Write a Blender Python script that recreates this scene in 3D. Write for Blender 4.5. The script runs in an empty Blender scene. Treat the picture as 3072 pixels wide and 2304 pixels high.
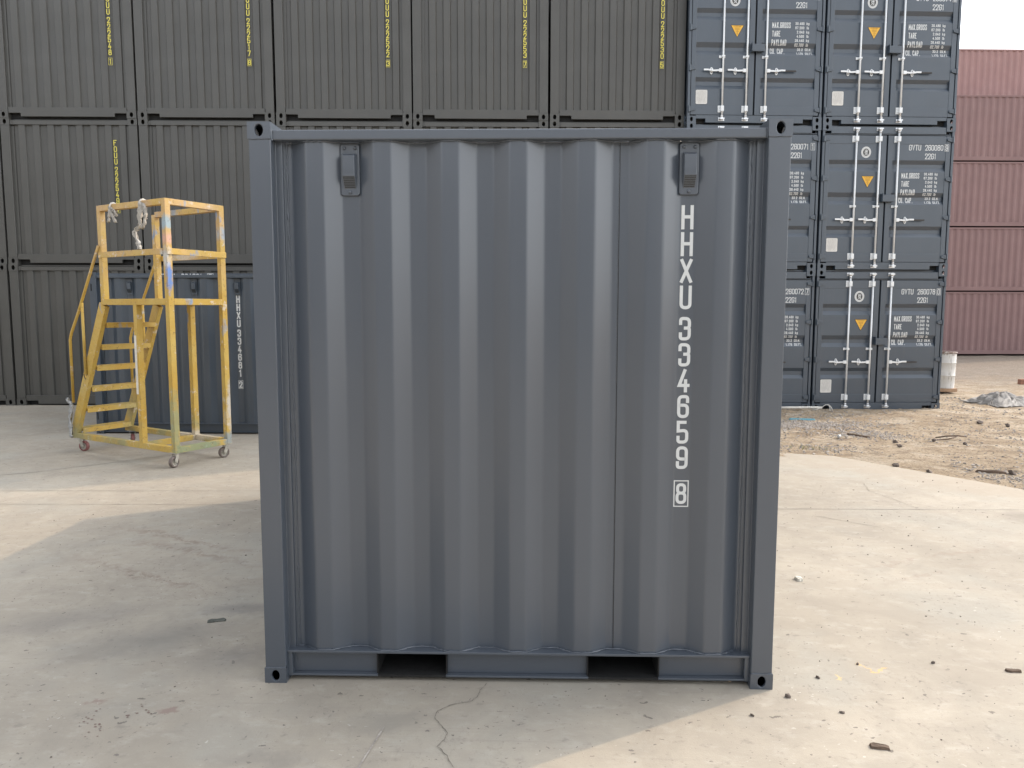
import bpy, bmesh, math, random
import numpy as np
from mathutils import Vector, Matrix

R = math.radians
random.seed(7)
RNG = np.random.default_rng(11)
scene = bpy.context.scene
COL = scene.collection

# ------------------------------------------------------------------ camera
cam_data = bpy.data.cameras.new("camera")
cam = bpy.data.objects.new("camera", cam_data)
COL.objects.link(cam)
YAW, PIT, ROL = 0.0252, -0.0989, 0.0010
fwd = Vector((-math.sin(YAW) * math.cos(PIT), math.cos(YAW) * math.cos(PIT), math.sin(PIT)))
rgt = Vector((math.cos(YAW), math.sin(YAW), 0))
upv = rgt.cross(fwd)
r2 = rgt * math.cos(ROL) + upv * math.sin(ROL)
u2 = upv * math.cos(ROL) - rgt * math.sin(ROL)
mw = Matrix((r2, u2, -fwd)).transposed().to_4x4()
mw.translation = Vector((0.0629, -3.4308, 1.7858))
cam.matrix_world = mw
cam_data.sensor_width = 36.0
cam_data.lens = 36.0 * 2263.3 / 3072.0
cam_data.clip_start = 0.05
cam_data.clip_end = 3000
scene.camera = cam

# ------------------------------------------------------------------ sky, sun, exposure
SUN_AZ = math.atan2(0.8706, 0.4919)      # clockwise from +Y
SUN_EL = R(42)
world = bpy.data.worlds.new("World")
scene.world = world
world.use_nodes = True
wn = world.node_tree
wn.nodes.clear()
sky = wn.nodes.new("ShaderNodeTexSky")
sky.sky_type = 'NISHITA'
sky.sun_disc = False
sky.sun_elevation = SUN_EL
sky.sun_rotation = SUN_AZ
sky.altitude = 0
sky.air_density = 1.0
sky.dust_density = 2.2
sky.ozone_density = 1.0
bg = wn.nodes.new("ShaderNodeBackground")
bg.inputs[1].default_value = 0.15
wo = wn.nodes.new("ShaderNodeOutputWorld")
hsv = wn.nodes.new("ShaderNodeHueSaturation")       # milky, hazy sky: most of the blue washed out
hsv.inputs['Saturation'].default_value = 0.20
wn.links.new(sky.outputs[0], hsv.inputs['Color'])
wn.links.new(hsv.outputs[0], bg.inputs[0])
wn.links.new(bg.outputs[0], wo.inputs[0])

sd = bpy.data.lights.new("sun", 'SUN')
sd.energy = 0.58
sd.angle = R(0.5)
sd.color = (1.0, 0.76, 0.52)
sun = bpy.data.objects.new("sun", sd)
COL.objects.link(sun)
tosun = Vector((math.sin(SUN_AZ) * math.cos(SUN_EL), math.cos(SUN_AZ) * math.cos(SUN_EL), math.sin(SUN_EL)))
sun.rotation_euler = tosun.to_track_quat('Z', 'Y').to_euler()

scene.view_settings.view_transform = 'Standard'
scene.view_settings.look = 'None'
scene.view_settings.exposure = 1.70
scene.view_settings.gamma = 1.0
scene.view_settings.use_curve_mapping = False

# ------------------------------------------------------------------ shader helpers
class NT:
    def __init__(s, name):
        s.m = bpy.data.materials.new(name)
        s.m.use_nodes = True
        s.t = s.m.node_tree
        s.t.nodes.clear()
        s.out = s.t.nodes.new("ShaderNodeOutputMaterial")
        s.b = s.t.nodes.new("ShaderNodeBsdfPrincipled")
        s.t.links.new(s.b.outputs[0], s.out.inputs[0])
        s.tc = s.t.nodes.new("ShaderNodeTexCoord")
        s.obj = s.tc.outputs['Object']
    def L(s, a, b):
        if hasattr(a, 'is_output'):
            s.t.links.new(a, b)
        else:
            if hasattr(b, 'default_value'):
                if b.type == 'RGBA' and len(a) == 3:
                    a = (*a, 1)
                b.default_value = a
    def node(s, kind, ins=None, out=0, **props):
        n = s.t.nodes.new(kind)
        for k, v in props.items():
            setattr(n, k, v)
        for k, v in (ins or {}).items():
            s.L(v, n.inputs[k])
        return n.outputs[out]
    def math(s, op, a, b=0.0, c=0.0, clamp=False):
        n = s.t.nodes.new("ShaderNodeMath")
        n.operation = op
        n.use_clamp = clamp
        s.L(a, n.inputs[0]); s.L(b, n.inputs[1]); s.L(c, n.inputs[2])
        return n.outputs[0]
    def mapping(s, scale=(1, 1, 1), loc=(0, 0, 0), rot=(0, 0, 0), vec=None):
        return s.node("ShaderNodeMapping", {'Vector': vec or s.obj, 'Scale': scale, 'Location': loc, 'Rotation': rot})
    def noise(s, scale, detail=4, rough=0.6, vec=None, dist=0.0):
        return s.node("ShaderNodeTexNoise", {'Vector': vec or s.obj, 'Scale': float(scale), 'Detail': float(detail), 'Roughness': rough, 'Distortion': dist})
    def ramp(s, f, a, b, lo=0.0, hi=1.0):
        return s.node("ShaderNodeMapRange", {'Value': f, 'From Min': a, 'From Max': b, 'To Min': lo, 'To Max': hi}, clamp=True)
    def mix(s, f, a, b, mode='MIX'):
        n = s.t.nodes.new("ShaderNodeMix")
        n.data_type = 'RGBA'
        n.blend_type = mode
        n.clamp_factor = True
        s.L(f, n.inputs[0]); s.L(a, n.inputs[6]); s.L(b, n.inputs[7])
        return n.outputs[2]
    def bump(s, h, strength, dist, prev=None):
        ins = {'Height': h, 'Strength': strength, 'Distance': dist}
        if prev is not None:
            ins['Normal'] = prev
        return s.node("ShaderNodeBump", ins)
    def done(s, col, rough=0.5, metal=0.0, normal=None, spec=None):
        s.L(col, s.b.inputs['Base Color'])
        s.L(rough, s.b.inputs['Roughness'])
        s.L(metal, s.b.inputs['Metallic'])
        if spec is not None:
            s.L(spec, s.b.inputs['Specular IOR Level'])
        if normal is not None:
            s.L(normal, s.b.inputs['Normal'])
        return s.m

def c3(c, k): return tuple(x * k for x in c)

def paint(name, col, rough=0.45, wave=0.0, dirt=(0.2, 0.17, 0.13), dirt_amt=0.10, vary=0.06, spec=0.5, streak=0.0, rvar=1.0):
    s = NT(name)
    big = s.noise(1.3, 3)
    fine = s.noise(60, 3)
    info = s.t.nodes.new("ShaderNodeObjectInfo")
    c = s.mix(s.ramp(big, 0.3, 0.7), c3(col, 1 - vary), c3(col, 1 + vary))
    d = s.ramp(s.noise(3.0, 8, 0.75), 0.56, 0.8, 0, dirt_amt)
    c = s.mix(d, c, dirt)
    if streak > 0:
        sv = s.mapping(scale=(14, 14, 0.7))
        st = s.ramp(s.noise(1.0, 5, 0.7, vec=sv), 0.55, 0.8, 0, streak)
        c = s.mix(st, c, dirt)
    r = s.ramp(s.noise(1.6, 2), 0.3, 0.7, rough - 0.04 * rvar, rough + 0.06 * rvar) if rvar else rough
    nrm = s.bump(s.noise(2.2, 2), 0.25, max(wave, 0.001))
    return s.done(c, r, 0.0, nrm, spec)

def plain(name, col, rough=0.6, metal=0.0, vary=0.15, scale=8, bump=0.0):
    s = NT(name)
    n = s.noise(scale, 6, 0.7)
    c = s.mix(s.ramp(n, 0.3, 0.7), c3(col, 1 - vary), c3(col, 1 + vary))
    nrm = s.bump(n, 0.6, bump) if bump else None
    return s.done(c, rough, metal, nrm)

M = {}
M['slate'] = paint("slate_paint", (0.069, 0.083, 0.104), 0.28, 0.004, dirt_amt=0.012, vary=0.03, spec=0.95, rvar=0.0)
M['navy'] = paint("blue_grey_paint", (0.042, 0.059, 0.081), 0.34, 0.006, dirt_amt=0.08, streak=0.06, spec=0.85)
M['olive'] = paint("olive_grey_paint", (0.074, 0.073, 0.067), 0.40, 0.004, dirt=(0.16, 0.13, 0.10), dirt_amt=0.10, streak=0.10, vary=0.08)
M['red'] = paint("red_oxide_paint", (0.23, 0.138, 0.134), 0.55, 0.006, dirt=(0.3, 0.2, 0.17), dirt_amt=0.18, streak=0.18)
M['glare_red'] = paint("glare_paled_red_paint", (0.32, 0.19, 0.18), 0.6, 0.006, dirt=(0.45, 0.36, 0.32), dirt_amt=0.2, streak=0.18)  # same red paled in its colour to stand for sky glare and haze
M['white'] = plain("white_lettering", (0.66, 0.68, 0.68), 0.5, vary=0.04)
M['yellow_text'] = plain("yellow_lettering", (0.78, 0.68, 0.10), 0.5, vary=0.05)
M['galv'] = plain("galvanised_steel", (0.72, 0.74, 0.75), 0.42, 0.25, vary=0.06, scale=20)
M['chrome'] = plain("bare_steel", (0.62, 0.63, 0.64), 0.3, 0.8, vary=0.25, scale=30)
M['black'] = plain("black_underseal", (0.012, 0.012, 0.012), 0.8, vary=0.4, scale=25, bump=0.004)
M['rubber'] = plain("black_rubber_gasket", (0.045, 0.042, 0.04), 0.7)
M['plate'] = plain("data_plate_metal", (0.62, 0.61, 0.58), 0.5, 0.1)
M['ink'] = plain("grey_plate_print", (0.36, 0.35, 0.33), 0.6)
M['tri'] = plain("warning_yellow", (0.80, 0.45, 0.05), 0.5, vary=0.03)
M['triblack'] = plain("warning_black", (0.03, 0.028, 0.025), 0.6)
M['trink'] = plain("warning_print", (0.30, 0.16, 0.03), 0.6)
M['tyre'] = plain("grey_rubber_tyre", (0.17, 0.14, 0.125), 0.8, vary=0.3, scale=30)
M['redtyre'] = plain("maroon_wheel", (0.22, 0.09, 0.085), 0.65, vary=0.3, scale=30)
M['forksteel'] = plain("dirty_zinc", (0.42, 0.40, 0.35), 0.5, 0.3, vary=0.3, scale=40)
M['rag'] = plain("dirty_white_cloth", (0.50, 0.47, 0.42), 0.9, vary=0.35, scale=18)
M['plastic'] = plain("grey_white_plastic", (0.45, 0.46, 0.46), 0.4, vary=0.3, scale=18)
M['tarp'] = plain("grey_cloth", (0.32, 0.305, 0.285), 0.9, vary=0.45, scale=4)
M['stone'] = plain("dark_stone", (0.13, 0.105, 0.09), 0.9, vary=0.4, scale=30, bump=0.003)
M['grit'] = plain("gravel_stone", (0.37, 0.335, 0.30), 0.9, vary=0.55, scale=23)
M['wood'] = plain("weathered_wood", (0.12, 0.085, 0.062), 0.9, vary=0.4, scale=14, bump=0.003)
M['palewood'] = plain("pale_wood", (0.38, 0.25, 0.16), 0.9, vary=0.25, scale=9, bump=0.002)
M['brick'] = plain("brown_brick", (0.30, 0.15, 0.10), 0.9, vary=0.3, scale=14, bump=0.003)
M['leaf'] = plain("dark_litter", (0.10, 0.105, 0.09), 0.9, vary=0.5, scale=40)
M['blue'] = plain("faded_blue_sheet", (0.13, 0.33, 0.40), 0.6)
M['cable'] = plain("pale_cable", (0.62, 0.60, 0.55), 0.6)
M['crack'] = plain("crack_dark", (0.19, 0.168, 0.143), 0.95, vary=0.4, scale=20)
M['joint'] = plain("joint_filler", (0.27, 0.245, 0.215), 0.95, vary=0.3, scale=8)
M['whitetape'] = plain("white_tape", (0.66, 0.63, 0.55), 0.6, vary=0.15, scale=25)

def yellow_paint():
    s = NT("worn_yellow_paint")
    n1 = s.noise(9, 7, 0.72)
    base = s.mix(s.ramp(s.noise(2.5, 4), 0.35, 0.65), (0.50, 0.305, 0.040), (0.53, 0.37, 0.09))
    sep = s.t.nodes.new("ShaderNodeSeparateXYZ")
    s.L(s.obj, sep.inputs[0])
    z = sep.outputs[2]
    # peach overspray on the upper guard rails, green and pale overspray low down
    up = s.math('MULTIPLY', s.ramp(z, 1.9, 2.7), s.ramp(s.noise(3.1, 3), 0.38, 0.6, 0.1, 1.0))
    c = s.mix(s.math('MULTIPLY', up, 0.6), base, (0.52, 0.345, 0.225))
    low = s.math('MULTIPLY', s.ramp(z, 0.95, 0.15), s.ramp(s.noise(2.3, 3, vec=s.mapping(loc=(4, 1, 2))), 0.46, 0.60))
    c = s.mix(s.math('MULTIPLY', low, 0.75), c, (0.24, 0.27, 0.16))
    pale = s.ramp(s.noise(7, 8, 0.78, vec=s.mapping(loc=(9, 3, 5))), 0.585, 0.62)
    c = s.mix(s.math('MULTIPLY', pale, 0.8), c, (0.60, 0.52, 0.42))
    blu = s.math('MULTIPLY', s.ramp(s.noise(2.6, 3, vec=s.mapping(loc=(-3, 7, 1.3), scale=(2, 2, 1))), 0.635, 0.69), s.ramp(z, 1.2, 1.8))
    c = s.mix(s.math('MULTIPLY', blu, 0.8), c, (0.16, 0.29, 0.48))
    # sprayed smears on the near front post and its neighbours
    def smear(p, r, col, amt):
        nonlocal c
        v = s.node("ShaderNodeVectorMath", {0: s.obj, 1: tuple(-q for q in p)}, operation='ADD')
        v = s.node("ShaderNodeVectorMath", {0: v, 1: tuple(1 / q for q in r)}, operation='MULTIPLY')
        d = s.node("ShaderNodeVectorMath", {0: v}, out=1, operation='LENGTH')
        d = s.math('ADD', d, s.ramp(s.noise(11, 4), 0.3, 0.7, -0.35, 0.35))
        c = s.mix(s.ramp(d, 1.0, 0.45, 0, amt), c, col)
    smear((1.06, -.36, 2.12), (.06, .05, .24), (0.10, 0.22, 0.52), .95)
    smear((1.02, -.38, 2.36), (.09, .09, .14), (0.50, 0.52, 0.52), .8)
    smear((1.02, -.36, 2.72), (.09, .09, .10), (0.22, 0.36, 0.46), .8)
    smear((1.02, -.36, 2.56), (.09, .09, .09), (0.58, 0.33, 0.26), .8)
    smear((1.02, .38, 2.66), (.09, .09, .13), (0.25, 0.36, 0.48), .8)
    smear((1.04, .38, 0.60), (.08, .08, .35), (0.55, 0.52, 0.47), .85)
    smear((1.04, .36, 0.22), (.10, .12, .12), (0.20, 0.29, 0.36), .75)
    smear((1.04, -.10, 0.20), (.09, .42, .12), (0.20, 0.27, 0.17), .8)
    smear((1.03, -.36, 0.48), (.09, .09, .42), (0.27, 0.30, 0.16), .75)
    smear((.45, .35, 0.22), (.55, .09, .1), (0.56, 0.50, 0.41), .8)
    smear((.2, .35, 2.97), (.16, .09, .1), (0.15, 0.24, 0.34), .7)
    smear((.3, .38, 2.43), (.28, .09, .1), (0.60, 0.56, 0.50), .7)
    rust = s.ramp(s.noise(26, 8, 0.85), 0.575, 0.62)
    c = s.mix(s.math('MULTIPLY', rust, 0.75), c, (0.12, 0.06, 0.03))
    dirt = s.ramp(n1, 0.5, 0.8, 0, 0.35)
    c = s.mix(dirt, c, (0.30, 0.22, 0.13))
    return s.done(c, s.ramp(n1, 0.3, 0.7, 0.45, 0.75), 0.0, s.bump(s.noise(45, 5, 0.7), 0.4, 0.003))
M['yellow'] = yellow_paint()

def drum_paint():
    s = NT("peeling_white_paint")
    st = s.noise(1.0, 6, 0.7, vec=s.mapping(scale=(20, 20, 2.5)))
    sep = s.t.nodes.new("ShaderNodeSeparateXYZ")
    s.L(s.obj, sep.inputs[0])
    c = s.mix(s.ramp(s.noise(5, 4), 0.3, 0.7), (0.50, 0.49, 0.46), (0.58, 0.57, 0.55))
    c = s.mix(s.ramp(st, 0.58, 0.66, 0, 0.85), c, (0.22, 0.20, 0.17))
    rz = s.math('ADD', sep.outputs[2], s.ramp(s.noise(16, 4), 0.3, 0.7, -0.06, 0.06))
    c = s.mix(s.math('MULTIPLY', s.ramp(rz, 0.74, 0.80), s.ramp(rz, 0.86, 0.84)), c, (0.15, 0.09, 0.07))
    return s.done(c, 0.6)
M['drum'] = drum_paint()

# ------------------------------------------------------------------ concrete and earth
def ell(s, x, y, rx, ry, rot, wob, soft):
    """mask of a stain with its own outline on the slab (metres)"""
    v = s.mapping(loc=(0, 0, 0), vec=s.node("ShaderNodeVectorMath", {0: wob, 1: (-x, -y, 0)}, operation='ADD'))
    v = s.node("ShaderNodeVectorRotate", {'Vector': v, 'Angle': -rot}, rotation_type='Z_AXIS')
    v = s.node("ShaderNodeVectorMath", {0: v, 1: (1 / rx, 1 / ry, 0)}, operation='MULTIPLY')
    d = s.node("ShaderNodeVectorMath", {0: v}, out=1, operation='LENGTH')
    return s.ramp(d, 1.0, 1.0 - soft)

def concrete():
    s = NT("yard_concrete")
    flat = s.mapping(scale=(1, 1, 0))
    nz = s.node("ShaderNodeTexNoise", {'Vector': flat, 'Scale': 5.0, 'Detail': 6.0, 'Roughness': 0.65}, out=1)
    wob = s.node("ShaderNodeVectorMath", {0: nz, 1: (0.5, 0.5, 0.5)}, operation='SUBTRACT')
    wob = s.node("ShaderNodeVectorMath", {0: wob, 1: (0.35, 0.35, 0)}, operation='MULTIPLY')
    wob = s.node("ShaderNodeVectorMath", {0: flat, 1: wob}, operation='ADD')
    A, B = (0.340, 0.303, 0.246), (0.430, 0.386, 0.316)
    c = s.mix(s.ramp(s.noise(0.45, 5, 0.6, vec=flat), 0.35, 0.65), A, B)
    mid = s.noise(2.6, 8, 0.68, vec=flat, dist=0.6)
    c = s.mix(s.ramp(mid, 0.42, 0.72, 0, 0.65), c, (0.285, 0.258, 0.218))
    c = s.mix(s.ramp(s.noise(6.5, 8, 0.7, vec=s.mapping(scale=(1, 1.6, 0), rot=(0, 0, 0.5))), 0.52, 0.72, 0, 0.5), c, (0.50, 0.465, 0.405))
    # greenish-grey trowel patches
    c = s.mix(s.ramp(s.noise(1.1, 4, 0.6, vec=s.mapping(loc=(5, 2, 0), scale=(1, 1, 0))), 0.5, 0.68, 0, 0.45), c, (0.36, 0.355, 0.315))
    # scrape streaks
    for rot, sc in ((0.55, (1.2, 26, 0)), (-0.35, (1.0, 34, 0))):
        st = s.noise(1.0, 5, 0.75, vec=s.mapping(scale=sc, rot=(0, 0, rot)))
        c = s.mix(s.ramp(st, 0.58, 0.76, 0, 0.5), c, (0.27, 0.245, 0.215))
    grain = s.noise(140, 3, 0.7, vec=flat)
    c = s.mix(s.ramp(grain, 0.35, 0.75, 0, 0.22), c, (0.27, 0.25, 0.225))
    # dark pits and pale spatter
    def specks(scale, thr, keep, loc):
        vv = s.mapping(scale=(1, 1.5, 0), loc=loc)
        vd = s.node("ShaderNodeVectorMath", {0: s.node("ShaderNodeVectorMath", {0: vv, 1: (0, 0, 0)}, operation='ADD'), 1: wob}, operation='ADD')
        t = s.t.nodes.new("ShaderNodeTexVoronoi")
        t.inputs['Scale'].default_value = scale
        s.L(vd, t.inputs['Vector'])
        sepc = s.t.nodes.new("ShaderNodeSeparateColor")
        s.L(t.outputs['Color'], sepc.inputs[0])
        size = s.ramp(sepc.outputs[1], 0, 1, thr * 0.35, thr)
        m = s.math('LESS_THAN', t.outputs['Distance'], size)
        k = s.math('GREATER_THAN', sepc.outputs[0], keep)
        return s.math('MULTIPLY', m, k)
    pits = specks(12, 0.16, 0.36, (0, 0, 0))
    pits3 = specks(5, 0.13, 0.42, (2, 9, 0))
    pits2 = specks(26, 0.20, 0.55, (3, 5, 0))
    cl = s.ramp(s.noise(1.7, 3, vec=s.mapping(loc=(2, 8, 0), scale=(1, 1, 0))), 0.42, 0.6)
    c = s.mix(s.math('MULTIPLY', pits, 0.8), c, (0.17, 0.15, 0.135))
    c = s.mix(s.math('MULTIPLY', s.math('MULTIPLY', pits2, cl), 0.85), c, (0.19, 0.165, 0.145))
    c = s.mix(s.math('MULTIPLY', pits3, 0.7), c, (0.115, 0.10, 0.088))
    blot = s.ramp(s.noise(11, 5, 0.65, vec=s.mapping(scale=(1, 1.3, 0), loc=(4, 4, 0))), 0.60, 0.70, 0, 0.5)
    c = s.mix(blot, c, (0.22, 0.20, 0.172))
    scuff = s.math('MULTIPLY', s.ramp(s.noise(18, 6, 0.75, vec=s.mapping(scale=(1.6, 0.8, 0), rot=(0, 0, 0.7))), 0.56, 0.66), s.ramp(s.noise(0.8, 3, vec=s.mapping(scale=(1, 1, 0), loc=(1, 2, 0))), 0.42, 0.62))
    c = s.mix(s.math('MULTIPLY', scuff, 0.45), c, (0.20, 0.18, 0.155))
    spat = specks(17, 0.22, 0.72, (7, 1, 0))
    cl2 = s.ramp(s.noise(1.4, 3, vec=s.mapping(loc=(9, 4, 0), scale=(1, 1, 0))), 0.5, 0.64)
    c = s.mix(s.math('MULTIPLY', s.math('MULTIPLY', spat, cl2), 0.65), c, (0.62, 0.58, 0.52))
    # stains that belong to the slab
    for (x, y, rx, ry, rot, soft, amt, col) in (
            (2.05, 1.02, 0.46, 0.14, -0.35, 0.35, 0.50, (0.32, 0.285, 0.235)),
            (2.42, 0.80, 0.30, 0.10, -0.35, 0.4, 0.42, (0.32, 0.285, 0.235)),
            (2.22, 0.17, 0.22, 0.10, -0.5, 0.25, 0.50, (0.32, 0.285, 0.235)),
            (2.34, 0.32, 0.14, 0.07, -0.5, 0.25, 0.45, (0.32, 0.285, 0.235)),
            (4.45, 3.0, 0.35, 0.30, 0.0, 0.5, 0.6, (0.22, 0.19, 0.155)),
            (-1.926, -0.174, 0.055, 0.032, 0.3, 0.5, 0.55, (0.25, 0.165, 0.145)),
            (-1.558, -0.24, 0.045, 0.030, 0.2, 0.5, 0.6, (0.24, 0.16, 0.14)),
            (1.80, 0.215, 0.075, 0.012, 0.05, 0.4, 0.8, (0.62, 0.42, 0.18)),
            (1.76, 0.26, 0.012, 0.04, 0.1, 0.4, 0.6, (0.62, 0.42, 0.18)),
            (1.55, 0.13, 0.012, 0.035, 0.6, 0.4, 0.6, (0.62, 0.46, 0.20)),
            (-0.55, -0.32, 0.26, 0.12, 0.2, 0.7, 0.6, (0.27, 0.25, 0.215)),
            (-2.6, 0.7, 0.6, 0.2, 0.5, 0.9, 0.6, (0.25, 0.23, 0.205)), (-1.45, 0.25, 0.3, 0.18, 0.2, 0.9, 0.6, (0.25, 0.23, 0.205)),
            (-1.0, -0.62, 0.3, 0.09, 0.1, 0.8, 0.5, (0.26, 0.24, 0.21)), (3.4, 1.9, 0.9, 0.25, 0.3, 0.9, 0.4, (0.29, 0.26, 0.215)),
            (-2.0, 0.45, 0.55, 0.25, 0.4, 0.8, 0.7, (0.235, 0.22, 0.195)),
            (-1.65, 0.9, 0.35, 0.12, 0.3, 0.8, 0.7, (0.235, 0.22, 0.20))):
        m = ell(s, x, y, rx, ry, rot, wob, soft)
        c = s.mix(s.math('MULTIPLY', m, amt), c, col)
    # faint brown wheel trails
    def band(p, q, w, amt, col, sc):
        nonlocal c
        dx, dy = q[0] - p[0], q[1] - p[1]
        ln = math.hypot(dx, dy)
        a = math.atan2(dy, dx)
        m = ell(s, (p[0] + q[0]) / 2, (p[1] + q[1]) / 2, ln / 2, w, a, wob, 0.8)
        br = s.ramp(s.noise(sc, 6, 0.75, vec=flat, dist=1.5), 0.44, 0.54)
        c = s.mix(s.math('MULTIPLY', s.math('MULTIPLY', m, br), amt), c, col)
    band((-3.75, 2.75), (-1.6, 1.75), 0.07, 0.55, (0.215, 0.16, 0.125), 7)
    band((-3.3, 2.35), (-1.7, 1.55), 0.09, 0.5, (0.215, 0.16, 0.125), 8)
    band((-3.4, 1.9), (-1.75, 1.0), 0.07, 0.55, (0.215, 0.16, 0.125), 9)
    band((1.9, 1.5), (4.2, 2.5), 0.035, 0.6, (0.30, 0.245, 0.20), 2.5)
    band((2.3, 1.4), (3.6, 2.0), 0.03, 0.6, (0.30, 0.245, 0.20), 2.0)
    # blown sand where the slab meets the earth
    sepp = s.t.nodes.new("ShaderNodeSeparateXYZ")
    s.L(wob, sepp.inputs[0])
    ds = s.math('ADD', s.math('MULTIPLY', sepp.outputs[0], 0.8140), s.math('MULTIPLY', sepp.outputs[1], 0.5808))
    sand = s.ramp(s.math('ADD', ds, s.ramp(mid, 0.3, 0.7, -0.5, 0.5)), 5.45, 6.3, 0, 0.6)
    c = s.mix(sand, c, (0.40, 0.345, 0.275))
    h = s.math('ADD', s.math('MULTIPLY', mid, 0.6), s.math('MULTIPLY', grain, 0.25))
    h = s.math('SUBTRACT', h, s.math('MULTIPLY', pits, 0.5))
    nrm = s.bump(h, 0.5, 0.010)
    return s.done(c, s.ramp(mid, 0.3, 0.7, 0.72, 0.92), 0, nrm, 0.3)
M['concrete'] = concrete()

def earth():
    s = NT("dry_earth")
    n = s.noise(0.7, 6, 0.65)
    c = s.mix(s.ramp(n, 0.35, 0.65), (0.43, 0.330, 0.225), (0.54, 0.435, 0.315))
    n2 = s.noise(3.5, 9, 0.72, vec=s.mapping(scale=(0.8, 1.4, 1)))
    c = s.mix(s.ramp(n2, 0.49, 0.64, 0, 0.7), c, (0.20, 0.152, 0.11))
    c = s.mix(s.ramp(s.noise(1.6, 7, 0.7, vec=s.mapping(loc=(3, 3, 0))), 0.50, 0.62, 0, 0.8), c, (0.66, 0.57, 0.45))
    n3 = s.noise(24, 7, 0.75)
    c = s.mix(s.ramp(n3, 0.53, 0.62, 0, 0.8), c, (0.14, 0.108, 0.082))  # dark soil crumbs that also paint stronger shadows into the wrinkles
    c = s.mix(s.ramp(s.noise(36, 4, 0.7, vec=s.mapping(loc=(1, 6, 0))), 0.58, 0.68, 0, 0.6), c, (0.60, 0.53, 0.44))
    sep = s.t.nodes.new("ShaderNodeSeparateXYZ")
    s.L(s.obj, sep.inputs[0])
    grey = s.ramp(s.math('ADD', sep.outputs[1], s.ramp(n, 0.2, 0.8, -3, 3)), 13, 18, 0, 0.8)
    c = s.mix(grey, c, (0.25, 0.215, 0.185))
    nrm = s.bump(n3, 1.0, 0.05)
    nrm = s.bump(n2, 0.9, 0.08, nrm)
    return s.done(c, 0.95, 0, nrm, 0.2)
M['earth'] = earth()

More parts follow.
